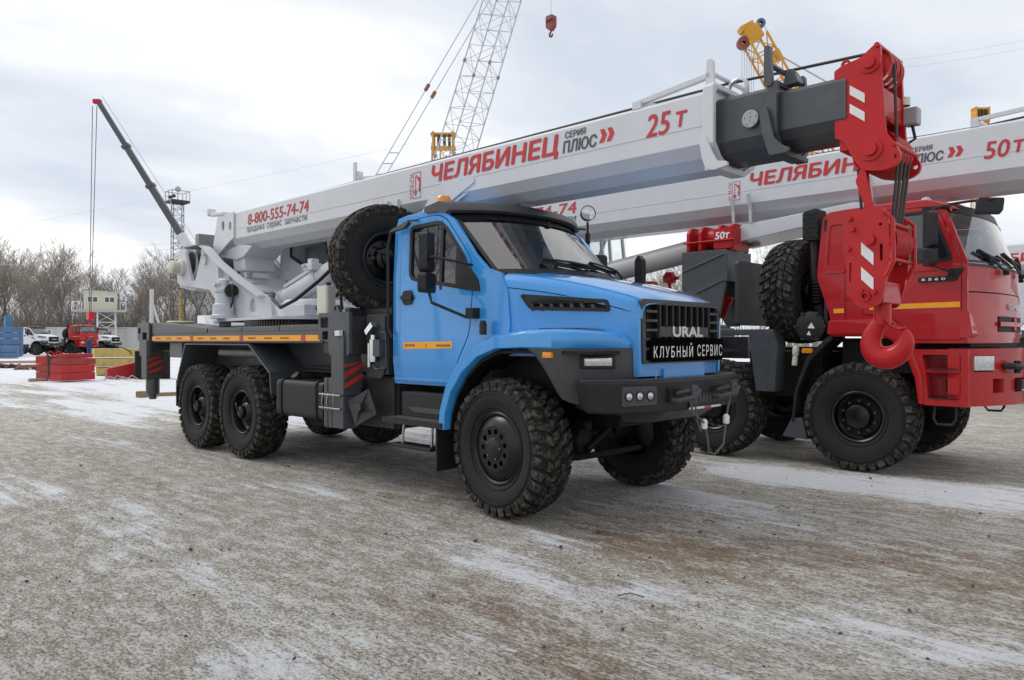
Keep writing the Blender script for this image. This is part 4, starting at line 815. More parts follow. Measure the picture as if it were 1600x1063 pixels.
# ---- boom head
HY = .245
HP = rounded([(2.61,3.60),(2.67,3.63),(2.80,3.655),(2.90,3.73),(2.935,3.72),(2.945,3.46),(2.97,3.08),(3.04,2.98),(3.078,2.895),(3.05,2.835),(2.965,2.805),(2.81,2.83),(2.75,2.915),(2.675,3.075),(2.615,3.10)],[.015,.02,.03,.03,.02,.03,.04,.03,.035,.04,.06,.05,.05,.04,.01])
for sg in (-1,1):
    ho_ = MB().panel(HP, [circ(3.035,2.895,.018,12)], lambda u, v, d: (u, sg*(HY-d), v), .035).build('boom_head_plate', RED, U, bevel=.006)
    for x, z, r_ in ((2.865,3.60,.075),(2.87,2.975,.085)):
        p_ = MB(); p_.lathe([(r_,0),(r_,.012),(r_*.62,.014),(r_*.60,.04),(0,.042)],(x,sg*HY,z),(0,sg,0),24); p_.build('sheave_pin', RED, ho_)
    for z in (3.40,3.265):
        MB().panel([(2.725,z),(2.725,z+.068),(2.83,z-.015),(2.83,z-.083)], [], lambda u, v, d: (u, sg*(HY+.006-d), v), .005).build('reflective_stripe', WHITETAPE, ho_)
def sheave(name, par, x, z, r, y, m_=RED, t_=.03):
    s_ = MB().lathe([(r*.25,-t_),(r*.8,-t_*.5),(r,-t_),(r,-t_*.7),(r*.9,0),(r,t_*.7),(r,t_),(r*.8,t_*.5),(r*.25,t_)],(x,y,z),(0,1,0),28); return s_.build(name, m_, par)
for y in (-.10,0,.10): sheave('upper_sheave', U, 2.85, 3.60, .135, y)
for y in (-.15,-.075,0,.075,.15): sheave('lower_sheave', U, 2.875, 2.975, .16, y)
hx = MB(); hx.box(2.64,2.70,-.22,.22,3.0,3.56); hx.prism([(2.91,3.40),(2.94,3.42),(2.95,3.22),(2.92,3.20)],'y',-.22,.22); hx.cyl((2.915,-.26,3.715),(2.915,.26,3.715),.02,n=10); hx.cyl((3.03,-.26,2.985),(3.03,.26,2.985),.018,n=10); hx.lathe([(.016,-.01),(.036,-.01),(.036,.01),(.016,.01)],(2.68,-.20,3.645),(0,1,0),14,closed=True); hx.box(2.66,2.94,-.05,.05,3.2,3.25); hx.prism([(2.80,2.86),(2.83,2.84),(2.885,2.54),(2.84,2.52),(2.76,2.76)],'y',-.24,-.20); hx.build('head_cross_member', RED, U, bevel=.004)
ab = MB().box(2.95,3.05,.20,.31,3.22,3.35); abo = ab.build('junction_box', mat('junction_grey', (.32,.33,.34), .4), U, bevel=.012)
MB().tube([(3.0,.26,3.22),(3.02,.26,3.12),(2.97,.26,3.09),(2.94,.24,3.12)],.012).build('box_cable', PLAST, abo); MB().lathe([(.045,0),(.045,.06),(0,.08)],(2.94,.26,3.38),(0,0,1),14).build('warning_light', CREAM, abo)
# rope along the boom and falls to the hook
rp = MB(); rp.tube([(-8.40,-.05,3.19),(-7.4,-.05,3.74),(-3.55,-.05,3.765),(1.62,-.05,3.785),(2.85,-.05,3.735)],.012,6)
rp.build('hoist_rope', ROPE, U)
fr_ = MB()
for x, y in ((3.02,-.11),(3.02,-.03),(3.02,.06),(2.76,-.18),(2.765,-.1),(2.765,.0),(3.02,.14)): fr_.cyl((x+.0,y,2.97 if x > 3 else 2.86),(lerp(x,2.89,.35),y*.8-.05,2.36),.011,n=6)
fr_.cyl((2.985,-.10,3.60),(3.015,-.14,2.98),.011,n=6); fr_.build('rope_fall', ROPE, U)
# hook block, hanging free
HB = thing('hook_block', 'red hook block with white stripes hanging from the 25 т boom head', 'hook block', (2.89,-.06,1.40))
def hb_block(root, s=1.0):
    o = Vector((2.93,0,1.40))
    pl_ = rounded([(2.745,2.16),(2.755,2.50),(2.80,2.535),(2.98,2.555),(3.04,2.50),(3.055,2.20),(3.02,1.98),(2.98,1.84),(2.86,1.82),(2.79,1.88)],[.03,.03,.03,.04,.05,.03,.04,.04,.05,.05])
    for sg in (-1,1):
        p_ = MB().panel([(x-o.x,z-o.z) for x, z in pl_], [rounded([(2.775-o.x,2.02-o.z),(2.775-o.x,2.16-o.z),(2.795-o.x,2.16-o.z),(2.795-o.x,2.02-o.z)],.008), rounded([(2.985-o.x,2.16-o.z),(2.985-o.x,2.28-o.z),(3.005-o.x,2.28-o.z),(3.005-o.x,2.16-o.z)],.008), circ(2.99-o.x,2.42-o.z,.012,10)], lambda u, v, d: (u, sg*(.225-d), v), .03).build('cheek_plate', RED, root, bevel=.005)
        for z in (2.215,2.035):
            MB().panel([(2.86-o.x,z-o.z),(2.86-o.x,z+.09-o.z),(2.945-o.x,z+.005-o.z),(2.945-o.x,z-.085-o.z)], [], lambda u, v, d: (u, sg*(.231-d), v), .005).build('reflective_stripe', WHITETAPE, p_)
        MB().lathe([(.045,0),(.042,.03),(0,.032)],(2.915-o.x,sg*.225,2.315-o.z),(0,sg,0),20).build('sheave_pin', RED, p_)
        q = MB()
        for x, z in ((2.78,2.48),(2.86,1.95),(2.95,1.94),(2.77,2.26),(2.80,2.40)): q.cyl((x-o.x,sg*.22,z-o.z),(x-o.x,sg*.255,z-o.z),.018,n=10)
        q.lathe([(.02,-.01),(.035,-.01),(.035,.01),(.02,.01)],(2.89-o.x,sg*.235,1.91-o.z),(0,1,0),14); q.build('plate_bolt', RED, p_)['kind'] = 'stuff'
    for y in (-.15,-.09,-.03,.03,.09,.15): sheave('block_sheave', root, 2.935-o.x, 2.31-o.z, .155, y, RED, .024)
    g_ = MB(); 
    for z in (2.42,2.30,2.17): g_.cyl((3.065-o.x,-.24,z-o.z),(3.065-o.x,.24,z-o.z),.012,n=8)
    for y in (-.235,.235): g_.tube([(3.02-o.x,y,2.50-o.z),(3.075-o.x,y,2.45-o.z),(3.08-o.x,y,2.15-o.z),(3.03-o.x,y,2.05-o.z)],.016,6)
    g_.build('rope_guard', RED, root)
    bxx = MB().box(2.86-o.x,3.0-o.x,-.19,.19,1.86-o.z,2.02-o.z); bxx.cyl((2.93-o.x,0,1.70-o.z),(2.93-o.x,0,1.88-o.z),.06,n=18); bxx.build('trunnion', RED, root, bevel=.012)
    hk = MB(); path = [(2.945,1.80),(2.92,1.73),(2.865,1.655),(2.838,1.57),(2.865,1.49),(2.94,1.455),(3.025,1.475),(3.085,1.54),(3.10,1.615),(3.075,1.68)]
    rad = [(.045,.05),(.052,.055),(.068,.06),(.082,.066),(.092,.07),(.098,.07),(.090,.066),(.075,.06),(.055,.05),(.022,.03)]
    ring = []
    for i, (x, z) in enumerate(path):
        a_ = Vector(path[max(0,i-1)]); b_ = Vector(path[min(len(path)-1,i+1)]); t_ = (b_-a_).normalized(); nn = Vector((t_.y,-t_.x)); r0, r1 = rad[i]
        ring.append([(x-o.x+nn.x*r0*math.cos(2*math.pi*k/14), r1*math.sin(2*math.pi*k/14), z-o.z+nn.y*r0*math.cos(2*math.pi*k/14)) for k in range(14)])
    hk.loft(ring); hko = hk.build('hook', RED, root)
    hko.modifiers.new('smooth', 'SUBSURF').render_levels = 1
    la = MB().tube([(2.955-o.x,-.05,1.76-o.z),(3.0-o.x,-.05,1.70-o.z),(3.05-o.x,-.03,1.675-o.z),(3.085-o.x,0,1.685-o.z),(3.05-o.x,.03,1.675-o.z),(3.0-o.x,.05,1.70-o.z),(2.955-o.x,.05,1.76-o.z)],.012,6); la.build('hook_latch', RED, root)
hb_block(HB)
# operator cab on the far side of the boom
oc = MB(); OCP = [(-6.98,1.95),(-6.98,3.62),(-5.45,3.62),(-5.0,2.75),(-5.0,2.2),(-5.4,1.95)]
WINO = rounded([(-6.64,2.99),(-6.64,3.48),(-5.66,3.48),(-5.44,2.79),(-6.12,2.77)],.03)
for y0, y1 in ((.50,.54),(1.16,1.20)): oc.panel(OCP, [WINO], lambda u, v, d: (u, y0+d, v), .04)
oc.box(-6.98,-6.94,.5,1.2,1.95,3.62); oc.box(-6.98,-5.45,.5,1.2,3.58,3.62); oc.box(-6.95,-5.05,.5,1.2,1.95,2.0); oc.box(-5.04,-5.0,.5,1.2,2.0,2.75)
oco = oc.build('operator_cab', TURW, U, bevel=.01)
for y in (.515,1.175):
    f_ = MB().panel(grow(WINO,.02), [grow(WINO,-.03)], lambda u, v, d: (u, y+d-.02*(1 if y < 1 else -1), v), .02); f_.bar((-6.64,y,3.18),(-5.56,y,3.19),.03,.035); f_.bar((-6.30,y,3.48),(-6.30,y,3.18),.03,.035); f_.build('window_frame', PLAST, oco)
    MB().panel(WINO, [], lambda u, v, d: (u, y+d, v), .004).build('window_pane', GLASSC, oco)
MB().add([(-5.47,.54,3.58),(-5.47,1.16,3.58),(-5.02,1.16,2.75),(-5.02,.54,2.75)],[(0,1,2,3)]).build('front_pane', GLASSC, oco)
os_ = MB(); os_.box(-6.35,-5.85,.68,1.05,2.45,2.6); os_.box(-6.5,-6.35,.68,1.05,2.5,3.15); os_.lathe([(0,-.11),(.09,-.07),(.11,0),(.09,.07),(0,.11)],(-5.95,.86,3.3),(1,0,0),14); os_.build('operator_seat', mat('grey_seat', (.12,.12,.12), .8), oco, bevel=.03)

# ================================================================== red crane truck
K = thing('crane_truck', 'red cab-over truck crane with a white boom marked 50 т, beside the blue one', 'crane truck', (1.42, 4.75, 0))
kw = make_wheel('wheel', K, 'planet', .67, .42, .30); kw.location = (0,-1.03,.662)
for x, sg, ry in ((0,1,.5),(-1.95,-1,.9),(-1.95,1,.2),(-5.6,-1,.3),(-5.6,1,.1),(-7.0,-1,.8),(-7.0,1,.6)):
    w2 = copy_tree(kw, K); w2.location = (x, sg*1.03, .662); w2.rotation_euler = (0, ry, 0 if sg < 0 else math.pi)
c = MB()
for sg in (-1,1): c.box(-9.0,1.1,sg*.43-.05,sg*.43+.05,.95,1.25)
for x in (-8.5,-6.3,-4.5,-3,-1,.6): c.box(x-.06,x+.06,-.38,.38,.98,1.22)
c.box(-1.7,.9,-.36,.36,.75,1.5); c.box(-1.5,-.5,-1.0,1.0,.85,1.45); c.build('chassis_frame', CHAS, K, bevel=.01)
for x in (0,-1.95,-5.6,-7.0):
    a = MB(); a.cyl((x,-.85,.67),(x,.85,.67),.09); a.lathe([(0,-.28),(.16,-.2),(.22,0),(.16,.2),(0,.28)],(x,.15,.67),(1,0,0),16); a.build('axle', CHAS, K)
bx = MB(); bx.box(-.25,1.05,-1.0,1.0,1.2,1.62); bx.build('cab_floor', CHAS, K)
# cab shell
def KW(z): return 1.25 - max(0, z-2.45)*.10 - max(0, 1.9-z)*.02
def kside(sg, off=0.0): return lambda u, v, d: (u, sg*(KW(v)+off-d), v)
KS = rounded([(-.30,1.64),(-.30,1.87),(-.47,2.37),(-.43,3.12),(-.36,3.19),(-.09,3.205),(.80,3.20),(.95,3.12),(1.19,2.47),(1.19,1.56),(.60,1.56),(.45,1.64)],[.02,.05,.05,.05,.05,.02,.08,.05,.02,.03,.05,.05])
KD = rounded([(.30,1.90),(.08,1.90),(.08,3.13),(.80,3.12),(.90,3.05),(1.13,2.46),(1.13,1.60),(.66,1.60),(.50,1.80)],[.03,.05,.05,.06,.04,.03,.04,.05,.08])
KWN = rounded([(.18,2.50),(.20,3.06),(.78,3.06),(.85,2.98),(1.03,2.50)],[.04,.05,.06,.03,.03])
KC = [(1,2.45),(1,1.9)]
k = MB()
for sg in (-1,1): k.panel(KS, [grow(KD,.007)], kside(sg), .05, KC)
prof = [(-.30,1.64),(-.30,1.87),(-.47,2.37),(-.43,3.10),(-.39,3.18),(-.1,3.23),(.4,3.25),(.75,3.235),(.95,3.18),(1.02,3.10)]
rings = []
for x, z in prof:
    w_ = KW(min(z,3.15))-.002; t_ = z > 3.05
    rings.append([(x,-w_,z-.06*t_),(x,-w_+.04,z-.02*t_),(x+.02*t_,-.7,z+.015*t_),(x+.05*t_,0,z+.02*t_),(x+.02*t_,.7,z+.015*t_),(x,w_-.04,z-.02*t_),(x,w_,z-.06*t_)])
k.loft(rings, closed=False)
def KF(u, v):   # front skin: u -1..1 across, v = height
    lean = max(0, v-2.45)*.36
    return (1.165 + .20*(1-abs(u)**2.3) - lean, u*(KW(v)-.012), v)
def kf_grid(u0,u1,v0,v1,nu,nv,off=0,curve=None):
    m_ = MB(); vs = [Vector(KF(lerp(u0,u1,i/nu), lerp(v0,v1,j/nv)))+Vector((off,0,0)) for j in range(nv+1) for i in range(nu+1)]
    return m_.add(vs, [(j*(nu+1)+i, j*(nu+1)+i+1, (j+1)*(nu+1)+i+1, (j+1)*(nu+1)+i) for j in range(nv) for i in range(nu)])
for a in ((-1,1,2.14,2.44,24,2,0),(-1,1,1.56,2.125,24,3,.012)): q = kf_grid(*a); k.add(q.v, q.f)
cabk = k.build('cab_shell', REDK, K, ang=40)
ws2 = kf_grid(-.97,.97,2.45,3.08,20,6).build('windscreen', GLASSW, K)
fr = MB()
for a in ((-1,1,2.42,2.49,24,1,.004),(-1,1,3.04,3.15,24,1,.004),(-1,-.955,2.45,3.1,1,4,.004),(.955,1,2.45,3.1,1,4,.004)): q = kf_grid(*a); fr.add(q.v, q.f)
fr.build('windscreen_seal', PLAST, ws2)
ki = MB(); ki.box(-.40,-.36,-1.2,1.2,1.7,3.1); ki.box(-.3,1.1,-1.2,1.2,1.66,1.72); ki.box(.75,1.10,-1.15,1.15,1.7,2.40); ki.build('cab_interior', INTER, K)
for y in (-.7,.1,.7):
    s_ = MB(); s_.box(-.1,.4,y-.25,y+.25,2.0,2.2); s_.box(-.22,-.08,y-.25,y+.25,2.1,2.75); s_.box(-.2,-.1,y-.13,y+.13,2.75,2.98); s_.build('seat', mat('pale_seat_cover', (.34,.34,.33), .6), K, bevel=.04)
for (a,b) in ((-.80,-.35),(-.28,.28),(.36,.9)):
    p0 = Vector(KF(b,2.38))+Vector((.05,0,0)); p1 = Vector(KF((a+b)/2-.1,2.56))+Vector((.05,0,0)); p2 = Vector(KF(a,2.60))+Vector((.03,0,0)); p3 = Vector(KF(b-.1,2.50))+Vector((.03,0,0))
    wp = MB(); wp.tube([p0,p1],.014,5); wp.bar(p2,p3,.025,.03); wp.tube([p2+Vector((.02,0,.01)),p1,p3+Vector((.02,0,.01))],.013,5); wp.cyl(p0-Vector((.03,0,0)),p0+Vector((.03,0,0)),.03,n=10); wp.build('windscreen_wiper', PLAST, K)
for sg in (-1,1):
    d = MB().panel(KD, [KWN], kside(sg,.004), .045, KC); dr = d.build('door', REDK, K, bevel=.006)
    MB().panel(grow(KWN,.022), [grow(KWN,-.014)], kside(sg,.008), .03, KC).panel([(.40,2.50),(.41,3.06),(.45,3.06),(.44,2.50)], [], kside(sg,.006), .02).build('window_frame', PLAST, dr)
    MB().panel(KWN, [], kside(sg,-.01), .004, KC).build('window_pane', GLASS, dr)
    MB().panel([(.16,1.955),(.16,2.012),(1.12,2.022),(1.12,1.962)], [], kside(sg,.007), .002).build('reflective_stripe', YEL, dr)
    MB().panel([(.11,2.36),(.11,2.405),(1.12,2.425),(1.12,2.385)], [], kside(sg,.012), .012).build('door_ridge', REDK, dr, bevel=.005)
    np_ = MB().panel(rounded([(.70,2.255),(.70,2.31),(1.0,2.31),(1.02,2.39),(1.16,2.395),(1.08,2.255)],.012), [], kside(sg,.03), .03); npo = np_.build('door_handle', PLAST, dr, bevel=.005)
    if sg < 0: text('model_number', '6560', .24, .028, (.74,-1.285,2.268), (1,0,0), (0,0,1), WHITEPR, npo, bold=.05, space=1.5)
    # rear sleeper panel with its pressed recess and stripe
    MB().panel(rounded([(-.39,2.42),(-.36,3.12),(-.125,3.13),(-.125,2.42)],.03), [rounded([(-.345,2.52),(-.325,3.02),(-.165,3.03),(-.165,2.52)],.04)], kside(sg,.014), .014, KC).build('sleeper_panel', REDK, K, bevel=.006)
    MB().panel(rounded([(-.41,2.39),(-.27,1.70),(-.125,1.70),(-.125,2.39)],.03), [], kside(sg,.012), .012, KC).build('sleeper_panel', REDK, K, bevel=.006)
    MB().panel([(-.26,1.925),(-.26,1.98),(-.135,1.982),(-.135,1.927)], [], kside(sg,.016), .002).build('reflective_stripe', YEL, K)
    # wheel arch
    A = [(-.34,1.66),(-.32,1.84),(.30,1.85),(.46,1.76),(.62,1.56),(.74,1.20),(.76,.86)]; I_ = [(.70,.86),(.66,1.16),(.56,1.44),(.40,1.60),(.20,1.66)]
    ar = MB().prism(A+I_, 'y', sg*.85, sg*1.285); ar.build('wheel_arch', REDK, K, bevel=.02)
    # entry steps
    es = MB(); es.panel([(.76,.855),(.70,1.22),(.63,1.49),(1.20,1.49),(1.20,.855)], [rounded([(.80,.93),(.78,1.20),(.74,1.43),(1.12,1.43),(1.12,.93)],.015)], lambda u, v, d: (u, sg*(1.27-d), v), .22); es.box(.72,1.2,min(sg*1.02,sg*1.05),max(sg*1.02,sg*1.05),.86,1.49); es.box(.76,1.16,min(sg*1.05,sg*1.25),max(sg*1.05,sg*1.25),1.225,1.265); eo = es.build('entry_step', REDK, K, bevel=.01)
    for z in (1.268,.935): MB().box(.82,1.10,min(sg*1.08,sg*1.28),max(sg*1.08,sg*1.28),z,z+.012).build('step_tread', PLAST, eo)
    MB().prism(rounded([(.93,1.0),(.93,1.15),(.99,1.15),(.99,1.0)],.02),'y',sg*1.045,sg*1.056).build('step_slot', CHAS, eo)
    lp = MB().tube([(.84,sg*1.15,.86),(.83,sg*1.17,.70),(.87,sg*1.18,.64),(1.02,sg*1.18,.64),(1.06,sg*1.17,.70),(1.05,sg*1.15,.86)],.016,8); lp.build('step_loop', PLAST, K)
    # headlamp and its housing
    def BF(y): return 1.30 + .10*(1-(abs(y)/1.25)**3)
    hd = Vector((1.35-1.17, sg*-.87-sg*-1.22, 0)).normalized(); hn = Vector((abs(hd.y), -hd.x*(1 if hd.y > 0 else -1), 0)); hc = Vector((1.285, sg*.995, 1.335))
    hd = Vector((1.35-1.17, sg*(-.87+1.22)*-1*-1, 0)).normalized() if sg > 0 else hd
    hd = Vector((.18, -sg*.35, 0)).normalized(); hn = Vector((.35, sg*.18, 0)).normalized()
    Mx = Matrix((hd, hn, Vector((0,0,1)))).transposed()
    MB().obox(hc-hn*.045, (.30,.13,.165), Mx).build('headlamp', LENS, K, bevel=.012)
    cp = MB().prism(rounded([(1.12,1.62),(1.12,1.92),(1.16,1.95),(1.21,1.90),(1.245,1.66),(1.23,1.62)],.02),'y',sg*1.0,sg*1.262); cp.build('corner_panel', REDK, K, bevel=.02)
    # mirrors
    for z0, z1, hx in ((2.63,3.01,.14),(2.42,2.61,.13)):
        MB().panel(rounded([(-hx,z0),(-hx,z1),(hx,z1),(hx,z0)],.045), [], lambda u, v, d: (.84+u*.50+d*.9, sg*(1.47+u*.80-d*.4), v), .08).build('door_mirror', PLAST, K, bevel=.02)
    ma = MB(); ma.tube([(.90,sg*1.46,2.97),(.90,sg*1.46,2.42),(1.03,sg*1.36,2.36),(1.06,sg*1.28,2.32)],.014); ma.tube([(.90,sg*1.46,2.95),(.90,sg*1.44,3.06),(.98,sg*1.3,3.10),(.90,sg*1.18,3.1)],.014); ma.box(.72,1.0,min(sg*1.15,sg*1.20),max(sg*1.15,sg*1.20),3.085,3.12); ma.build('mirror_arm', PLAST, K)
    # mudguard behind the first wheel
    mg = MB().prism([(-.30,1.66),(-.36,1.62),(-.60,1.38),(-.76,.95),(-.80,.55),(-.77,.55),(-.72,.95),(-.56,1.34),(-.34,1.56),(-.28,1.60)],'y',sg*.80,sg*1.25); mgo = mg.build('mudguard', PLAST, K, bevel=.004)
    MB().prism([(-.80,.60),(-.93,.35),(-.60,.33),(-.66,.60)],'y',sg*.86,sg*1.24).build('mud_flap', PLASTG, K, bevel=.01)
    MB().box(-.66,-.53,min(sg*1.20,sg*1.262),max(sg*1.20,sg*1.262),1.43,1.49).build('side_marker_lamp', AMBER, mgo, bevel=.006)
# bumper with openings
km = MB(); KB = [(1.13,-1.27),(1.17,-1.22),(1.35,-.87),(1.48,-.48),(1.54,0),(1.48,.48),(1.35,.87),(1.17,1.22),(1.13,1.27)]
def kb_band(z0,z1,y0=-2,y1=2):
    pts = [(x,y) for x, y in KB if y0 <= y <= y1]
    km.loft([[(x,y,z0),(x,y,z1),(1.0,y*.98,z1),(1.0,y*.98,z0)] for x, y in pts])
kb_band(.855,1.0); kb_band(1.16,1.24); kb_band(1.42,1.50)
for y0, y1 in ((-1.27,-.86),(-.66,-.46),(.46,.66),(.86,1.27)):
    def fx(y):
        for a, b in zip(KB, KB[1:]):
            if a[1] <= y <= b[1]: return lerp(a[0],b[0],(y-a[1])/(b[1]-a[1]))
        return 1.2
    ys = sorted(set([y0,y1]+[y for _, y in KB if y0 < y < y1])); km.loft([[(fx(y)-.002,y,.99),(fx(y)-.002,y,1.17),(1.0,y,1.17),(1.0,y,.99)] for y in ys])
for y0, y1 in ((-1.27,-1.12),(-.85,.85),(1.12,1.27)):
    ys = sorted(set([y0,y1]+[y for _, y in KB if y0 < y < y1])); km.loft([[(fx(y)-.002,y,1.23),(fx(y)-.002,y,1.43),(1.0,y,1.43),(1.0,y,1.23)] for y in ys])
kmo = km.build('front_bumper', REDK, K, ang=30)
MB().box(1.02,1.20,-1.1,1.1,.98,1.45).build('bumper_backing', CHAS, kmo)
MB().box(1.50,1.545,-.42,-.06,1.03,1.14).build('number_plate', PLAST, kmo)
for i in range(5): MB().box(1.545,1.549,-.40+i*.066,-.355+i*.066,1.05,1.12).build('plate_digit', PLASTG, kmo)
MB().box(1.545,1.551,-.42,-.06,1.016,1.03).build('plate_strip', WHITETAPE, kmo)
for y in (-.56,.56):
    tp = MB(); tp.tube([(1.42,y-.12,1.30),(1.52,y-.11,1.30),(1.56,y,1.29),(1.53,y+.11,1.30),(1.42,y+.12,1.30)],.035,8); tp.cyl((1.53,y,1.22),(1.53,y,1.36),.035,n=10); tp.build('tow_pin', PLAST, kmo)
# grille slots on the front
for z0, z1 in ((1.69,1.76),(1.80,1.87)):
    q = kf_grid(-.46,.46,z0,z1,12,1,.022); q.build('grille_slot', CHAS, K)
kg = kf_grid(-.48,.48,1.755,1.805,12,1,.045); kg.build('grille_bar', REDK, K)
MB().box(1.375,1.41,-.05,.05,1.70,1.86).build('badge', RED, K, bevel=.01)
kf_grid(-.9,.9,1.52,1.60,16,1,-.02).build('grille_gap', CHAS, K)
text('maker_name', 'KAMAZ', .62, .065, (1.388,-.24,1.955), (0,1,0), (0,0,1), SILVER, K, bold=.06)
# overhead front mirror, roof lamps
fm = MB(); fm.tube([(.93,-1.12,3.13),(1.15,-1.08,3.15),(1.40,-1.0,3.16)],.016,8); fm.build('front_mirror_arm', PLAST, K)
MB().panel(rounded([(-.15,-.10),(-.13,.06),(.15,.06),(.13,-.10)],.03), [], lambda u, v, d: (1.36+u*.75-d*.5, -1.0+u*.75, 3.12+v-d*.6), .05).build('front_mirror', PLAST, K, bevel=.015)
for y in (-.62,.62): MB().lathe([(.08,0),(.075,.03),(.04,.07),(0,.085)],(.60,y,3.255),(0,0,1),14).build('roof_lamp', mat('clear_marker', (.45,.42,.38), .2), K)
# intake, air filter and small parts behind the cab
it = MB().prism(rounded([(-.66,2.86),(-.66,3.22),(-.47,3.26),(-.47,2.86)],.04),'y',-1.24,-.95); io = it.build('air_intake', PLAST, K, bevel=.01)
hx = MB()
for r_ in range(6):
    for q in range(3): hx.cyl((-.625+q*.056+(.028 if r_ % 2 else 0),-1.246,2.90+r_*.056),(-.625+q*.056+(.028 if r_ % 2 else 0),-1.236,2.90+r_*.056),.02,n=6)
hxo = hx.build('intake_grid', CHAS, io); hxo['kind'] = 'stuff'
du = MB(); du.cyl((-.56,-1.08,2.86),(-.56,-1.08,2.35),.06); du.lathe([(.06,0)]+[(.09-.025*(i % 2),-.02*i-.02) for i in range(14)],(-.52,-1.08,2.34),(0,0,1),16); du.tube([(-.52,-1.08,2.05),(-.5,-1.05,1.95),(-.45,-1.0,1.85)],.08,10); du.build('intake_duct', PLAST, K)
af = MB(); af.lathe([(0,0),(.15,0),(.185,.02),(.19,.05),(.19,.40),(0,.42)],(-.56,-1.26,1.77),(0,1,0),28); ao = af.build('air_filter', PLAST, K)
for kx, s_ in ((0,1),(1,.6)):
    c_ = (-.54-.03*kx,-1.264,1.77-.085*kx); MB().prism(rounded([(c_[0]-.045*s_,c_[2]-.025),(c_[0]+.05*s_,c_[2]-.03),(c_[0]+.005,c_[2]+.05*s_)],.012),'y',-1.266,-1.262).build('filter_sticker', WHITETAPE, ao)
for a in range(6): MB().box(-.56+.185*math.cos(a*1.047)-.02,-.56+.185*math.cos(a*1.047)+.02,-1.27,-1.2,1.77+.185*math.sin(a*1.047)-.012,1.77+.185*math.sin(a*1.047)+.012).build('filter_clip', GREYD, ao)
bt = MB().lathe([(0,0),(.035,.01),(.035,.10),(.03,.13),(.042,.15),(.042,.24),(.02,.27),(0,.28)],(-.80,-1.16,1.26),(.1,0,1),14); bt.build('washer_bottle', CREAM, K)
# spare wheel
ks = copy_tree(kw, K); ks.name = 'spare_wheel'; ks.location = (-.93,-.66,2.25); ks.rotation_euler = (0,.4,R(84)); ks.scale = (1.05,1.05,1.05)
# stowage bracket and hook block in front of the turret
sb = MB(); sb.prism([(-2.75,2.92),(-2.75,2.35),(-2.35,1.80),(-2.15,1.80),(-2.02,2.42),(-2.02,2.92)],'y',-.70,-.66); sb.prism([(-2.75,2.92),(-2.75,2.35),(-2.35,1.80),(-2.15,1.80),(-2.02,2.42),(-2.02,2.92)],'y',-.06,-.02); sb.box(-2.75,-2.70,-.68,-.04,2.36,2.90); sb.box(-2.04,-1.98,-.72,.0,2.45,2.90); sb.bar((-2.74,-.705,2.62),(-2.03,-.705,2.86),.02,.03); sb.bar((-2.5,-.705,2.30),(-2.03,-.705,2.48),.02,.03); sb.build('stowage_bracket', GREY, K, bevel=.006)
MB().prism(rounded([(-1.0,1.80),(-1.0,2.70),(-.1,2.70),(-.1,1.80)],.05),'x',-1.72,-1.66).build('bulkhead', GREYD, K, bevel=.01)
ps = MB(); ps.prism([(-1.40,1.74),(-1.05,1.74),(-.98,1.55),(-1.02,.92),(-1.28,.92)],'y',-1.26,-1.0); ps.box(-1.95,-1.40,-1.22,-1.1,1.66,1.74); ps.build('side_bracket', GREY, K, bevel=.01)
hk = thing('hook_block', 'red hook block marked 50т stowed on a grey bracket behind the blue bonnet', 'hook block', (1.42-2.35, 4.75-.38, 2.92))
for x in (-.33,-.13,.16,.36):
    MB().prism(rounded([(-.26,.0),(-.26,.30),(-.16,.38),(.16,.38),(.26,.30),(.26,.0)],.04),'x',x-.025,x+.025).build('cheek_plate', RED, hk, bevel=.006)
for q in range(6): MB().lathe([(.05,-.02),(.14,-.012),(.16,-.022),(.16,.022),(.14,.012),(.05,.02)],(-.09+q*.045,0,.2),(1,0,0),22).build('block_sheave', RED, hk)
for y in (-.27,.27): MB().cyl((-.40,y,.14),(.44,y,.14),.014,n=8).build('guard_bar', RED, hk)
MB().box(.36,.41,-.24,.24,-.02,.32).build('end_plate', RED, hk, bevel=.01)
text('load_rating', '50т', .22, .10, (.13,-.262,.16), (1,0,0), (0,0,1), WHITEPR, hk, bold=.05, shear=.1)
MB().panel(rounded([(.10,.02),(.10,.30),(.40,.34),(.40,.02)],.03), [], lambda u, v, d: (u,-.258+d,v), .02).build('cheek_plate', RED, hk)
MB().lathe([(.09,0),(.12,.16),(.15,.30),(.165,.31),(.15,.32),(.12,.30)],(.10,-.1,-.98),(.25,0,1),20).build('hook_cup', RED, hk)
# platform, turntable and boom
platform(K, -8.6, -2.9, 1.85).build('crane_platform', GREY, K, bevel=.01)
tk = MB(); tk.lathe([(.75,1.85),(.75,2.0),(.6,2.05),(0,2.06)],(-6.0,0,0),(0,0,1),32)
for sg in (-1,1): tk.prism([(-8.6,2.3),(-8.6,3.5),(-7.9,3.7),(-5.3,2.4),(-5.3,2.02),(-7.2,2.02)],'y',sg*.52,sg*.6)
tk.box(-8.7,-7.6,-.9,.9,2.2,2.9); tk.build('turret', TURW, K, bevel=.02)
KBW, KBZ, KBH = .42, 4.14, .77
kbo = make_boom(K, -8.4, 4.6, KBW, KBZ, KBH, BOOMW)
Yb = -KBW-.001
blet('phone_number', '8-800-555-74-74', -8.0, 3.83, 2.95, .20, REDTXT, .12, .015, kbo); [blet('slogan_word', s_, x_, z_, w_, h_, GREYTXT, 0, 0, kbo) for x_, w_, s_, h_, z_ in ((-8.0,.92,'продажа',.122,3.662),(-6.96,.74,'сервис',.128,3.658),(-6.08,1.03,'запчасти',.095,3.688))]
blet('boom_title', 'ЧЕЛЯБИНЕЦ', -1.80, 3.79, 1.95, .225, REDTXT, .16, .05, kbo)
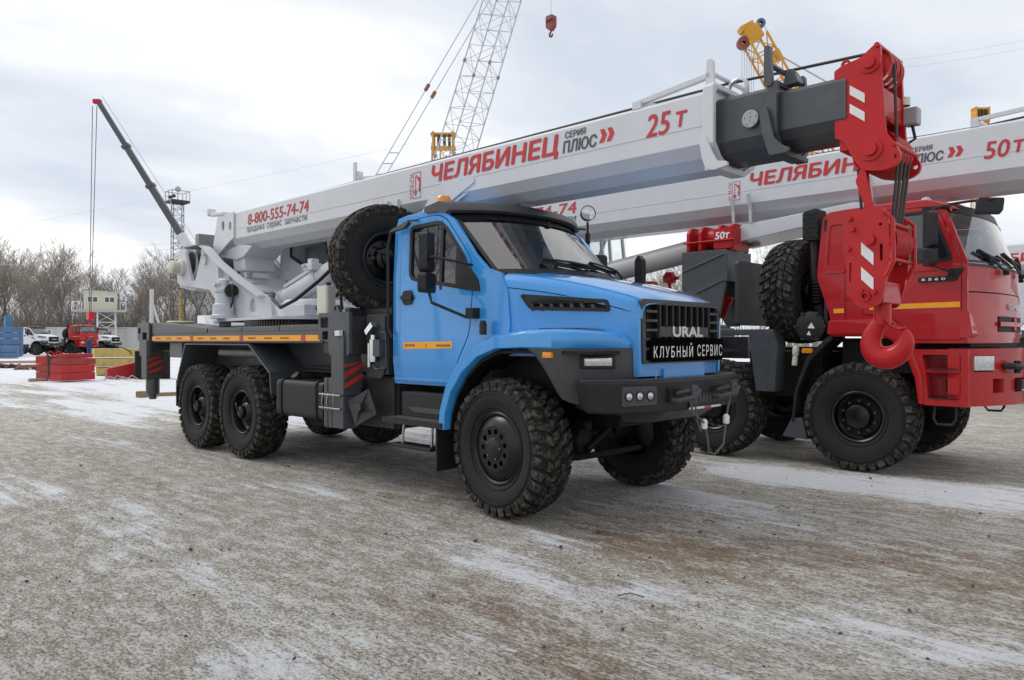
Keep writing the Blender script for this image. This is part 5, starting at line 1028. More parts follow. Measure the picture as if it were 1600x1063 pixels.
blet('series_word', 'СЕРИЯ', .36, 3.945, .25, .062, GREYTXT, .12, .03, kbo); blet('series_name', 'ПЛЮС', .33, 3.80, .40, .115, GREYTXT, .14, .04, kbo)
ch = MB()
for k in (0,1):
    x = .78+k*.085; ch.panel([(x,3.815),(x+.035,3.88),(x+.012,3.94),(x+.06,3.94),(x+.09,3.88),(x+.05,3.815)], [], lambda u, v, d: (u, Yb-.003+d, v), .002)
ch.build('double_chevron', REDTXT, kbo)
blet('load_rating', '50', 1.17, 3.73, .24, .20, REDTXT, .16, .02, kbo); blet('load_unit', 'т', 1.45, 3.76, .11, .14, REDTXT, .16, .03, kbo)
logo(kbo, -2.07, 3.66, .13, Yb)
for x in (-2.05,-1.78,-.10):
    MB().prism(rounded([(-.52,3.72),(-.44,3.50),(-.42,3.30),(-.40,3.30),(-.40,3.5),(-.47,3.74)],.01),'x',x-.02,x+.02).build('boom_strap', BOOMW, K)
lc = MB(); lc.cyl((-6.6,0,2.50),(-1.9,0,3.18),.18,n=28); lc.build('lift_cylinder', mat('cylinder_grey', (.48,.48,.475), .4, var=.05), K)
kb = MB().prism([(-2.15,3.02),(-1.95,3.28),(-.35,3.42),(-.10,3.40),(-.12,3.28)],'y',-.40,.40); kb.build('cylinder_bracket', BOOMW, K, bevel=.01)
rg = MB(); rg.box(1.02,1.10,-.40,-.30,4.14,4.24); rg.bar((1.05,-.35,4.23),(2.2,-.35,4.30),.05,.05); rg.cyl((1.05,-.35,4.21),(1.2,.2,4.17),.035); rg.build('rope_guide', BOOMW, K, bevel=.004); MB().box(-1.9,-1.8,-.38,.1,4.14,4.20).box(-1.89,-1.86,-.3,-.27,4.2,4.26).build('rope_guide', BOOMW, K)
MB().tube([(-8.2,-.1,4.1),(-1.85,-.12,4.21),(1.1,-.12,4.20),(4.6,-.1,4.42)],.014,6).build('hoist_rope', ROPE, K)
ocp = MB()
for x0, z0, x1, z1 in ((-6.9,2.2,-6.9,3.9),(-6.5,2.2,-6.35,3.9),(-6.3,2.4,-5.7,3.6),(-5.5,2.2,-5.65,3.9),(-5.15,2.2,-5.35,3.9)):
    for y in (.62,1.3): ocp.bar((x0,y,z0),(x1,y,z1),.05,.05)
ocp.box(-6.95,-5.1,.6,1.32,3.86,3.92); ocp.box(-6.95,-5.1,.6,1.32,2.1,2.7); ocp.build('operator_cab', TURW, K, bevel=.004)
for y in (.62,1.3): MB().box(-6.9,-5.2,y-.004,y+.004,2.7,3.86).build('window_pane', GLASSC, K)

pv = MB(); pv.cyl((-3.6,.3,1.85),(-3.6,.3,2.55),.03); pv.lathe([(.03,0),(.11,.02),(.12,.12),(.07,.2),(0,.21)],(-3.6,.3,2.54),(0,0,1),16); pv.cyl((-3.6,.3,2.62),(-3.42,.3,2.64),.03); pv.box(-4.6,-3.9,.2,.4,2.5,2.6); pv.box(-4.3,-4.25,.28,.32,1.85,2.5); pv.build('red_pump', RED, K)

# ================================================================== the yard behind
FV = Vector((math.cos(R(134.24)), math.sin(R(134.24)), 0)); RV = Vector((FV.y, -FV.x, 0)); CV = Vector((4.82,-5.96,0))
def spot(t, d, z=0): return CV + FV*d + RV*(t*d) + Vector((0,0,z))       # t: sideways slope from the view axis, d: distance along it
def px(p): return (p-800)/1180
def hz(p, d): return 1.596 + (531.5-p)/1180*d
# ---- parked trucks: copies of the built cabs without their cranes
def recolour(o, swap):
    for s_ in o.material_slots:
        if s_.material in swap: m_ = swap[s_.material]; s_.link = 'OBJECT'; s_.material = m_
    for ch_ in o.children: recolour(ch_, swap)
def parked(src, skip, label, loc, rz, swap, xmin, group=None):
    r_ = thing('parked_truck', label, 'truck', loc, rz, group)
    for ch_ in list(src.children):
        nm = ch_.name.split('.')[0]
        if nm in skip: continue
        if ch_.type == 'MESH':
            xs_ = [v[0] for v in ch_.bound_box]
            if nm not in ('chassis_frame','wheel') and max(xs_) < xmin: continue
        elif ch_.location.x < xmin and nm != 'wheel': continue
        c_ = copy_tree(ch_, r_); recolour(c_, swap)
    return r_
ubad = {'boom','boom_root_plate','boom_root_box','boom_tail_bracket','cylinder_bracket','boom_strap','boom_collar','slide_pad_bracket','boom_inner_section','cover_disc','rope_guide','boom_head_plate','upper_sheave','lower_sheave','head_cross_member','junction_box','hoist_rope','rope_fall','lift_cylinder','spare_wheel','work_lamp','exhaust_stack','stripe_print','reflective_stripe'}
w1_ = parked(U, ubad, 'white bonneted truck parked behind the red slabs, left of the red truck', spot(px(60),86), R(30), {BLUE: WHITE}, -1.9, 'white bonneted chassis trucks')
w1_['label'] = 'white bonneted truck parked between the blue crates and the red truck'
w2_ = parked(U, ubad, 'white bonneted truck parked beyond the yellow slabs, below the watch hut', spot(px(168),90), R(30), {BLUE: WHITE}, -1.9, 'white bonneted chassis trucks')
w1_.location = spot(px(70),80)
for w_ in (w1_, w2_):
    for ch_ in list(w_.children):
        for g_ in list(ch_.children):
            if g_.name.split('.')[0] in ('banner','reflective_stripe','stripe_print'):
                for q in list(g_.children): bpy.data.objects.remove(q)
                bpy.data.objects.remove(g_)
kbad = {'boom','boom_strap','lift_cylinder','cylinder_bracket','rope_guide','hoist_rope','operator_cab','window_pane','turret','crane_platform','stowage_bracket','bulkhead','red_pump'}
parked(K, kbad, 'red cab-over truck parked between two white trucks behind the worker', spot(px(126),84), R(28), {}, -1.5)
# ---- third crane: only its boom shows beyond the red cab
C3 = thing('crane_truck', 'white crane boom with red letters, partly hidden beyond the red cab windscreen', 'crane truck', (7.4, 18.1, 0))
for ch_ in list(K.children):
    if ch_.name.split('.')[0] in ('boom','turret','crane_platform','chassis_frame','wheel','axle','lift_cylinder'):
        c_ = copy_tree(ch_, C3)
        for g_ in list(c_.children):
            if g_.name.split('.')[0] not in ('weld_seam','tyre','rim','hub','tread','wheel_bolt'): bpy.data.objects.remove(g_)
blet('boom_title', 'ЧЕЛЯБИНЕЦ', -8.15, 3.62, 2.3, .27, REDTXT, .16, .05, [q for q in C3.children if q.name.startswith('boom')][0])
# ---- lattice structures
def lattice(m_, p0, p1, w0, w1, n, rc, rl, rot=0.0, tri=False):
    p0 = Vector(p0); p1 = Vector(p1); d = (p1-p0).normalized(); u = Vector((0,0,1)) if abs(d.z) < .95 else Vector((1,0,0))
    x = d.cross(u).normalized(); y = d.cross(x); cs = []
    for j in range(n+1):
        t = j/n; w = lerp(w0,w1,t)/math.sqrt(2); p = p0.lerp(p1,t)
        cs.append([p + (x*math.cos(rot+k*math.pi/2) + y*math.sin(rot+k*math.pi/2))*w for k in range(4)])
    for k in range(4): m_.cyl(cs[0][k], cs[-1][k], rc, n=6)
    for j in range(n):
        for k in range(4):
            a, b = cs[j][k], cs[j+1][(k+1) % 4]
            if j % 2: a, b = cs[j][(k+1) % 4], cs[j+1][k]
            m_.cyl(a, b, rl, n=4, caps=False); m_.cyl(cs[j][k], cs[j][(k+1) % 4], rl, n=4, caps=False)
    return cs
LGREY = mat('lattice_grey', (.44,.46,.50), .5, var=.1)
D = 52
LB = thing('lattice_crane', 'tall grey lattice crane boom with pendant ropes rising behind the white boom', 'crane', spot(px(590),D))
o_ = LB.location.copy()
def rel(p): return Vector(p)-o_
b0 = rel(spot(px(628),D,hz(520,D))); b1 = rel(spot(px(850),D+6,hz(-215,D+6)))
m_ = MB(); cs = lattice(m_, b0, b1, 2.0, 2.0, 30, .055, .021, -.32); m_.build('lattice_boom', LGREY, LB)
jn = MB()
for t in (10,16,22):
    for k in range(4): MB().cyl(cs[t][k]-(b1-b0).normalized()*.12, cs[t][k]+(b1-b0).normalized()*.12, .11, n=8).build('chord_joint', mat('joint_dark', (.20,.20,.21), .5), LB)
mc = MB(); mc.box(-2.5,2.5,-2.2,2.2,1.0,3.4); mc.build('machine_house', YCR, LB, bevel=.05)
for sg in (-1,1): MB().prism(rounded([(-3.5,0),(-3.7,.6),(-3.2,1.1),(3.2,1.1),(3.7,.6),(3.5,0)],.2),'y',sg*1.8-.4,sg*1.8+.4).build('crawler_track', CHAS, LB)
for k in (-1,1):
    q0 = rel(spot(px(590+k*8),D-2,hz(292,D))); q1 = rel(spot(px(846+k*9),D+4,hz(-205,D)))
    pd = MB(); pd.cyl(q0,q1,.035,n=5); pd.build('pendant_rope', LGREY, LB)
    s0_ = q0.lerp(q1,.30 if k < 0 else .275); MB().cyl(s0_, s0_+(q1-q0).normalized()*.5, .13, n=8).build('pendant_coupling', mat('rust_coupling', (.22,.10,.05), .7), LB)
    MB().cyl(rel(spot(px(590),D-2,3)), q0, .07, n=6).build('back_mast', LGREY, LB)
pd = MB()
for t in (.02,.055,.09):
    a = rel(spot(px(582),D-2,hz(292,D))).lerp(rel(spot(px(837),D+4,hz(-205,D))),t); b = rel(spot(px(598),D-2,hz(292,D))).lerp(rel(spot(px(855),D+4,hz(-205,D))),t); pd.cyl(a,b,.04,n=5)
pd.build('pendant_spreader', LGREY, LB)
HK2 = thing('hook_block', 'dark red hook block hanging high in the sky right of the grey lattice boom', 'hook block', spot(px(861),D+6,hz(58,D+6)))
hm = MB(); hm.prism(rounded([(-.36,.75),(-.38,1.5),(-.28,1.62),(.28,1.62),(.38,1.5),(.36,.75),(.1,.5),(-.1,.5)],.05),'y',-.22,.22); hm.build('block_body', mat('block_red', (.20,.03,.03), .5), HK2, bevel=.03)
for x in (-.2,0,.2): MB().lathe([(.1,-.05),(.30,-.06),(.30,.06),(.1,.05)],(x,0,1.25),(1,0,0),14).build('block_sheave', mat('block_red2', (.12,.025,.025), .5), HK2)
MB().tube([(0,0,.55),(0,0,.40),(-.14,0,.26),(-.12,0,.08),(.03,0,.02),(.15,0,.12),(.14,0,.24)],[.07,.07,.08,.09,.09,.07,.03],8).build('hook', mat('block_red2', (.12,.025,.025), .5), HK2)
MB().cyl((0,0,1.6),(0,0,11.2),.022,n=5).build('hoist_rope', LGREY, HK2)
# yellow crane heads
def yellow_head(label, t, d, zt, w, hh, leans=0.0, sheaves=True):
    r_ = thing('lattice_crane', label, 'crane', spot(t-leans*zt/d, d))
    top = Vector(RV)*leans*zt + Vector((0,0,zt-hh))
    m_ = MB(); lattice(m_, (0,0,1.2), top, w*1.15, w*.85, max(6,int(zt/1.6)), .06, .03, .6); m_.build('lattice_boom', YCR, r_)
    hd_ = MB()
    for k in (-1,1): hd_.obox(top+RV*k*w*.5+Vector((0,0,hh*.45)), (.16,w*.7,hh*1.05), Matrix((RV,FV,Vector((0,0,1)))).transposed())
    hd_.obox(top+Vector((0,0,hh*.2)), (w*1.25,w*.5,.22), Matrix((RV,FV,Vector((0,0,1)))).transposed()); hd_.obox(top+Vector((0,0,hh*.88)), (w*1.3,w*.5,.16), Matrix((RV,FV,Vector((0,0,1)))).transposed())
    hd_.build('boom_head', YCR, r_, bevel=.03)
    for k in (-.25,.05,.3): MB().lathe([(.05,-.06),(hh*.34,-.07),(hh*.34,.07),(.05,.06)], top+RV*k*w+Vector((0,0,hh*.55)), RV, 14).build('head_sheave', mat('sheave_brown', (.10,.05,.02), .6), r_)
    for k in (-.62,-.55): MB().cyl(top+RV*k*w+Vector((0,0,hh*.5)), top+RV*k*w+Vector((0,0,-zt*.5)), .02, n=5).build('hoist_rope', LGREY, r_)
    MB().box(-1.6,1.6,-1.6,1.6,0,1.3).build('crane_base', YCR, r_, bevel=.05)
    return r_
yellow_head('yellow lattice crane head beside the grey lattice boom', px(693), 56, hz(207,56), 1.45, 1.5)
yellow_head('yellow lattice crane head with a side drum standing beyond the 50 т boom', px(1532), 60, hz(168,60), 1.0, 1.15)
# yellow luffing boom beyond the grey inner boom section
D = 46
YB = thing('lattice_crane', 'yellow luffing lattice boom with brown and blue sheaves behind the grey boom section', 'crane', spot(px(1440),D)); o_ = YB.location.copy()
t0, t1 = rel(spot(px(1440),D,1.5)), rel(spot(px(1180),D,hz(62,D)))
m_ = MB(); lattice(m_, t0, t1, 1.35, 1.15, 22, .075, .035, .78); m_.build('lattice_boom', YCR, YB)
dv = (t1-t0).normalized(); sx = dv.cross(FV).normalized()
hd = MB(); Mh = Matrix((sx, FV, dv)).transposed(); hd.obox(t1+dv*.35, (.95,.8,.9), Mh); hd.obox(t1+dv*.9+sx*.15, (.9,.7,.35), Mh); hd.build('boom_head', YCR, YB, bevel=.05)
sgn = 1 if (sx.dot(RV) < 0) else -1
MB().lathe([(.1,-.18),(.38,-.2),(.38,.2),(.1,.18)], t1+dv*.15+sx*sgn*.75, FV, 18).build('head_sheave', mat('sheave_red', (.25,.07,.05), .6), YB)
MB().lathe([(.1,-.15),(.28,-.16),(.28,.16),(.1,.15)], t1+dv*.7-sx*sgn*.75, FV, 18).build('head_sheave', mat('sheave_blue', (.06,.13,.22), .6), YB)
for k in range(6):
    a = t1+sx*sgn*(.98-.2*k)+FV*(.1*k)-dv*.1; MB().cyl(a, a+Vector((0,0,-6.5)), .02, n=5).build('hoist_rope', LGREY, YB)
lug = t1-dv*1.5-sx*sgn*.8; MB().obox(lug+sx*sgn*.1, (.5,.3,.7), Mh).build('pendant_lug', YCR, YB, bevel=.04)
MB().cyl(lug, rel(spot(px(1330),D,hz(150,D))), .05, n=6).build('pendant_rope', LGREY, YB); MB().cyl(t1+dv*.7-sx*sgn*.9, rel(spot(px(1240),D,hz(128,D))), .02, n=5).build('hoist_rope', LGREY, YB)
MB().box(-1.8,1.8,-1.8,1.8,0,2.2).build('crane_base', YCR, YB, bevel=.05)
# ---- telescopic crane far left
D = 60
TC = thing('telescopic_crane', 'grey telescopic crane boom raised steeply behind the blue truck, red tip and long rope', 'crane', spot(px(367),D)); o_ = TC.location.copy()
pv = rel(spot(px(367),D,hz(503,D))); tip = rel(spot(px(155),D,hz(161,D))); dd = tip-pv
mm = MB()
for a, b, w, nm, mt in ((0,.40,.56,'outer_section',TURW),(.38,.62,.45,'boom_section',GREY),(.62,.80,.40,'boom_section',GREY),(.80,1.0,.34,'boom_section',GREY)):
    MB().bar(pv+dd*a, pv+dd*b, w, w*1.1).build(nm, mt, TC, bevel=.06)
    if a > .5: MB().bar(pv+dd*(a-.006), pv+dd*(a+.008), w+.22, w+.25).build('section_collar', GREY, TC, bevel=.03)
MB().obox(tip+Vector((0,0,.1))-RV*.15, (.62,.42,.36), Matrix((RV,FV,Vector((0,0,1)))).transposed()).build('boom_tip', RED, TC, bevel=.08)
MB().cyl(pv+dd*.3+RV*.9, tip+Vector((0,0,.5))+RV*.25, .025, n=5).build('hoist_rope', LGREY, TC)
MB().box(-1.3,1.3,-1.2,1.2,1.5,3.4).build('turret', TURW, TC, bevel=.05); MB().box(-4.2,3.2,-1.25,1.25,.9,1.5).build('carrier', GREYD, TC, bevel=.04)
MB().prism(rounded([(-4.2,1.5),(-4.2,3.6),(-3.0,3.6),(-2.5,2.6),(-2.5,1.5)],.1),'y',-1.2,1.2).build('carrier_cab', WHITE, TC, bevel=.04)
for x in (-3.4,-1,1,2.2):
    for sg in (-1,1): MB().lathe([(0,-.2),(.3,-.2),(.5,-.18),(.55,-.05),(.55,.05),(.5,.18),(.3,.2),(0,.2)],(x,sg*1.05,.55),(0,1,0),20).build('wheel', RUBBER, TC)
hp = spot(px(141),D,hz(508,D))
HK3 = thing('hook_block', 'small red hook block on a long rope in front of the yellow watch hut', 'hook block', hp)
MB().prism(rounded([(-.34,.5),(-.34,1.05),(.34,1.05),(.34,.5),(.15,.38),(-.15,.38)],.05),'y',-.2,.2).build('block_body', RED, HK3, bevel=.03)
MB().tube([(0,0,.45),(0,0,.32),(-.16,0,.2),(-.12,0,.04),(.05,0,.0),(.18,0,.1),(.16,0,.22)],[.07,.07,.08,.09,.09,.07,.03],8).build('hook', RED, HK3)
tw = spot(px(148),D,hz(166,D))-hp
for k in (-.22,.22): MB().cyl((k*.8,0,1.0),(tw.x+k*.8*RV.x,tw.y+k*.8*RV.y,tw.z),.03,n=5).build('hoist_rope', mat('dark_rope', (.10,.10,.11), .7), HK3)
# ---- light mast
LM = thing('light_mast', 'dark lattice floodlight mast with a railed platform above the trees', 'mast', spot(px(277.5),110)); zt = hz(318,110)
m_ = MB(); lattice(m_, (0,0,0), (0,0,zt), 1.7, 1.4, 26, .05, .026, .2); m_.build('lattice_tower', mat('mast_dark', (.045,.04,.04), .7), LM)
MK = MATS['mast_dark']; zr = hz(300,110)
MB().box(-1.25,1.25,-1.25,1.25,zt,zt+.35).build('platform', MK, LM)
rl = MB()
for x in (-1.25,0,1.25):
    for y in (-1.25,1.25): rl.cyl((x,y,zt),(x,y,zr),.04,n=4)
for y in (-1.25,1.25): rl.cyl((-1.25,y,zr),(1.25,y,zr),.04,n=4); rl.cyl((y,-1.25,zr),(y,1.25,zr),.04,n=4)
rl.build('railing', MK, LM)
for x in (-.6,.7): MB().lathe([(.05,-.2),(.25,-.1),(.28,.12),(0,.13)],(x,-.8,zt+.9),(.6,-.8,-.1),12).build('floodlight', MK, LM)
MB().lathe([(.05,-.15),(.4,0),(.42,.1),(0,.12)],(.1,0,zr+.35),(.95,-.3,0),16).build('floodlight', mat('lamp_pale', (.45,.42,.42), .5), LM); MB().cyl((.1,0,zt),(.1,0,zr+.3),.05,n=5).build('lamp_post', MK, LM)
# ---- watch hut
WH = thing('watch_hut', 'pale yellow cabin with two windows on a white lattice stand in front of the trees', 'hut', spot(px(155.5),100), R(75)); zf = hz(485,100); hh = hz(458,100)-zf
YW = mat('hut_yellow', (.60,.57,.43), .6, var=.06)
MB().box(-1.8,2.0,-1.4,1.4,zf,zf+hh).build('cabin', YW, WH, bevel=.02); MB().prism([(-1.95,zf+hh),(2.15,zf+hh-.02),(2.15,zf+hh+.05),(-.2,zf+hh+.22),(-1.95,zf+hh+.14)],'y',-1.5,1.5).build('roof', mat('hut_roof', (.55,.55,.55), .6), WH)
for x in (-.85,1.1):
    f_ = MB().box(x-.6,x+.6,-1.44,-1.40,zf+.95,zf+1.75).build('window', WHITE, WH)
    for k in (-.29,.29): MB().box(x+k-.24,x+k+.24,-1.455,-1.44,zf+1.04,zf+1.66).build('window_pane', mat('dark_pane', (.09,.10,.11), .15), f_)
MB().box(-3.2,3.0,-2.2,2.0,zf-.28,zf).build('deck', mat('deck_grey', (.42,.42,.43), .6), WH)
for xa, xb in ((-3.2,-2.1),(2.3,3.0)):
    rl = MB()
    for x in (xa, xb): rl.cyl((x,-2.15,zf),(x,-2.15,zf+1.0),.04,n=4)
    rl.cyl((xa,-2.15,zf+1),(xb,-2.15,zf+1),.04,n=4); rl.build('railing', WHITE, WH)
m_ = MB(); lattice(m_, (.8,0,0), (.8,0,zf-.28), 2.1, 2.1, 4, .09, .05, math.pi/4); m_.build('stand', WHITE, WH); MB().lathe([(.05,-.15),(.3,0),(0,.1)],(3.0,-2.2,zf+1.4),(1,-.5,0),10).build('floodlight', WHITE, WH)
# ---- concrete wall
WLL = thing('concrete_wall', 'long grey concrete panel wall behind the parked trucks', 'wall', spot(px(-60),100)); o_ = WLL.location.copy()
CONC = mat('concrete', (.52,.51,.49), .8, var=.1, scale=.6, dirt=.25, dirtcol=(.28,.26,.24))
pa = MB().box(0,2.96,-.09,.09,0,3.2); pa.box(0.15,2.8,-.11,-.09,.3,2.9); p0_ = pa.build('wall_panel', CONC, WLL, bevel=.01)
ang = math.atan2((spot(px(520),104)-o_).y, (spot(px(520),104)-o_).x); n_ = int((spot(px(520),104)-o_).length/3)
for k in range(n_):
    q = p0_ if k == 0 else p0_.copy()
    if k: COL.objects.link(q)
    q.location = (math.cos(ang)*3*k, math.sin(ang)*3*k, random.uniform(-.05,.03)); q.rotation_euler = (0,0,ang)
cp = MB().box(-.05,n_*3,-.14,.14,3.2,3.32).build('coping', CONC, WLL); cp.rotation_euler = (0,0,ang)
# ---- slabs
REDS = mat('slab_red', (.42,.010,.010), .5, var=.12, scale=1.5, dirt=.35, dirtcol=(.20,.05,.04))
REDF = mat('slab_red_faded', (.30,.026,.024), .6, var=.15, scale=2, dirt=.4, dirtcol=(.20,.09,.08))
YELS = mat('slab_yellow', (.50,.40,.12), .65, var=.12, scale=2, dirt=.7, dirtcol=(.16,.09,.05))
def slab(label, group, loc, rz, L_, W_, z0, z1, m_, eyes=0, bev=.008):
    r_ = thing('counterweight_slab', label, 'slab', (loc[0],loc[1],z0), R(rz), group)
    MB().box(0,L_,0,W_,0,z1-z0-.012).build('slab_body', m_, r_, bevel=bev)
    for k in range(eyes): MB().lathe([(.07,-.03),(.13,-.03),(.13,.03),(.07,.03)],(.25+k*.34,.35,z1-z0+.06),(.6,.8,0),14,closed=True).build('lifting_eye', m_, r_)
    for x in (.25*L_,.75*L_): MB().box(x-.04,x+.04,-.012,W_+.012,.06,z1-z0-.07).build('lifting_recess', m_, r_)
    return r_
c0 = spot(px(96),28.3)
GR = 'stacked red counterweight slabs'
slab('red counterweight slab, lowest of the red stack beside the yellow slabs', GR, c0, 112, 1.42, .62, .06, .36, REDS)
slab('red counterweight slab, second from the ground in the red stack', GR, c0+Vector((.02,-.01,0)), 112.5, 1.42, .62, .36, .66, REDS)
slab('red counterweight slab, third from the ground in the red stack', GR, c0+Vector((-.01,.02,0)), 111.6, 1.42, .62, .66, .90, REDF)
slab('red counterweight slab set back on top of the red stack', GR, c0+Vector((-.35,.25,0)), 112, 1.15, .5, .90, 1.08, REDS)
c1 = spot(px(79),29.3)
for k, (a, b, nm) in enumerate(((.06,.36,'lowest'),(.36,.66,'middle'),(.66,.98,'topmost'))):
    slab('faded red slab with chains, %s of the stack with lifting eyes' % nm, 'faded red slabs with lifting eyes', c1, 111+k*.5, 1.3, .85, a, b, REDF if k < 2 else REDS, 2 if k == 2 else 0)
chn = tag(MB().tube([spot(px(75),29.2,.99),spot(px(77),29.0,.6),spot(px(78),28.9,.2)],.06,6).tube([spot(px(80),28.9,.95),spot(px(81),28.8,.4)],.05,6).build('rusty_chain', mat('rust_dark', (.07,.035,.025), .8, var=.4, scale=12), None), 'rusty dark chains hanging down the side of the faded red slabs', 'chain')
ybx = spot(px(147),33.5)
for k, (a, b, nm) in enumerate(((.04,.36,'lowest'),(.40,.78,'middle'),(.82,1.22,'topmost'))):
    s_ = slab('chipped yellow counterweight slab, %s of the yellow stack' % nm, 'stacked yellow counterweight slabs', ybx+RV*(0 if k else .1), 77-(k == 0)*3, 1.95, 1.4, a, b, YELS, 0, .012)
    MB().box(1.955,1.97,.1,1.3,.08,b-a-.08).build('end_cap', REDS, s_)
tag(MB().tube([spot(px(182),33.3,1.24),spot(px(192),33.2,1.27),spot(px(203),33.0,1.1),spot(px(206),33.0,.95)],.025,6).build('black_cable', PLAST, None), 'black cable draped over the topmost yellow slab', 'cable')
wg = thing('red_wedge', 'bright red steel wedge plate leaning in front of the yellow slabs', 'steel plate', spot(px(167),31), R(80))
MB().prism([(0,0),(0,.42),(1.05,.66),(1.22,.66),(1.22,0)],'y',-.12,.5).build('wedge_body', REDS, wg, bevel=.02)
for x in (.4,.8): MB().box(x-.06,x+.06,-.14,-.12,.2,.4).build('bracket', REDS, wg)
rods = thing('bent_rods', 'tangle of pale bent metal rods lying by the red wedge', 'rods', spot(px(160),30))
for k in range(7):
    a = random.uniform(-.1,1.0); MB().tube([(RV.x*a+random.uniform(-.05,.05),RV.y*a,.02),(RV.x*(a+.2),RV.y*(a+.2),random.uniform(.05,.22)),(RV.x*(a+.45),RV.y*(a+.45),random.uniform(.02,.1))],.018,5).build('rod', mat('pale_rod', (.42,.40,.37), .6), rods)
dk_ = thing('steel_container', 'black steel bin standing in the snow behind the rear outrigger', 'bin', spot(px(211),30.5), R(72)); MB().box(0,1.3,0,.9,.0,1.15).build('bin_body', CHAS, dk_, bevel=.03)
for x in (.2,.65,1.1): MB().box(x-.04,x+.04,-.03,0,.05,1.1).build('rib', CHAS, dk_)
# ---- blue stack at far left
BLS = mat('crate_blue', (.07,.15,.29), .6, var=.2, scale=.8, dirt=.3, dirtcol=(.25,.28,.32))
for k in range(5):
    r_ = thing('blue_crate', 'blue ribbed steel crate, number %s from the ground in the tall blue stack' % ('one','two','three','four','five')[k], 'crate', spot(px(-30),71,.05+k*.57), R(73), 'tall stack of blue crates')
    MB().box(0,3.2,0,2.4,0,.52).build('crate_body', BLS, r_, bevel=.01); MB().box(1.6,1.7,-.05,0,0,.52).build('post', BLS, r_); MB().box(3.12,3.24,-.05,0,0,.55).build('post', BLS, r_)
for k in range(2):
    r_ = thing('blue_crate', 'low blue steel crate in front of the tall blue stack, %s' % ('underneath','on top'[0:6]+' of its pair')[k], 'crate', spot(px(-30),64,.05+k*.5), R(73), 'low blue crates'); MB().box(0,2.6,0,1.8,0,.46).build('crate_body', BLS, r_, bevel=.02); MB().box(1.3,1.38,-.04,0,0,.46).build('post', BLS, r_)
r_ = tag(MB().prism([(-.35,0),(-.35,3.3),(-.15,4.0),(.15,4.0),(.35,3.3),(.35,0)],'y',-.3,.3).build('blue_post', mat('post_blue', (.05,.17,.30), .6), None), 'blue steel post standing behind the tall blue crates', 'post'); r_.location = spot(px(13),75)
# ---- timber and scrap on the snow
WOOD = mat('timber', (.26,.17,.10), .8, var=.25, scale=6)
def timber(label, t, d, L_, s, rz, m_=WOOD, z=.0):
    o = MB().box(-L_/2,L_/2,-s/2,s/2,0,s).build('timber_beam', m_, None, bevel=.01); o.location = spot(t, d, z); o.rotation_euler = (0,0,R(rz)); return tag(o, label, 'timber', 'timbers lying on the snow')
timber('brown timber beam lying on the snow behind the rear outrigger', px(248), 21.5, 1.05, .10, 78); timber('short timber block propped under the beam behind the outrigger', px(222), 21.2, .3, .16, 60)
timber('pale plank lying on the snow behind the red slabs', px(42), 52, 4, .18, 75, mat('pale_plank', (.42,.30,.25), .8)); timber('brown plank lying between the blue crates and red slabs', px(40), 44, 2.2, .16, 100); timber('short pinkish timber under the red slab stack', px(60), 29.2, .7, .12, 100, MATS['pale_plank'])
for k, (p_, d_, lab) in enumerate(((12,43,'dark heap of scrap iron near the low blue crates'),(47,41,'small red and yellow scrap heap on the snow'))):
    h_ = MB(); 
    for j in range(14): h_.obox((random.uniform(-.8,.8),random.uniform(-.4,.4),random.uniform(.02,.18)),(random.uniform(.2,.9),random.uniform(.06,.2),.08),Matrix.Rotation(random.uniform(0,3),3,'Z') @ Matrix.Rotation(random.uniform(-.3,.3),3,'Y'))
    o = h_.build('scrap_heap', (MATS['rust_dark'], mat('scrap_mix', (.25,.09,.05), .7, var=.5, scale=5))[k], None); o.location = spot(px(p_), d_); tag(o, lab, 'scrap'); o['kind'] = 'stuff'
# ---- poles
cpz = hz(452,62); cpn = tag(MB().cyl((0,0,0),(0,0,cpz),.2,.16,n=10).bar((0,0,cpz*.82),(RV.x*1.5,RV.y*1.5,.2),.16).build('utility_pole', CONC, None), 'grey concrete utility pole with a slanted strut behind the rear outrigger', 'pole'); cpn.location = spot(px(237),62)
RUST = mat('rusty_yellow', (.46,.36,.12), .7, var=.2, scale=9, dirt=.9, dirtcol=(.16,.06,.03))
rp_ = thing('pole_stand', 'rusty yellow pole on a cream round base standing on the crane deck', 'pole stand', (-7.80,-.84,1.877))
MB().lathe([(0,0),(.215,0),(.22,.015),(.20,.032),(0,.035)],(0,0,0),(0,0,1),24).build('round_base', mat('cream_paint', (.55,.52,.36), .6), rp_); MB().cyl((0,0,.03),(0,0,.52),.030,n=10).build('pole', RUST, rp_)
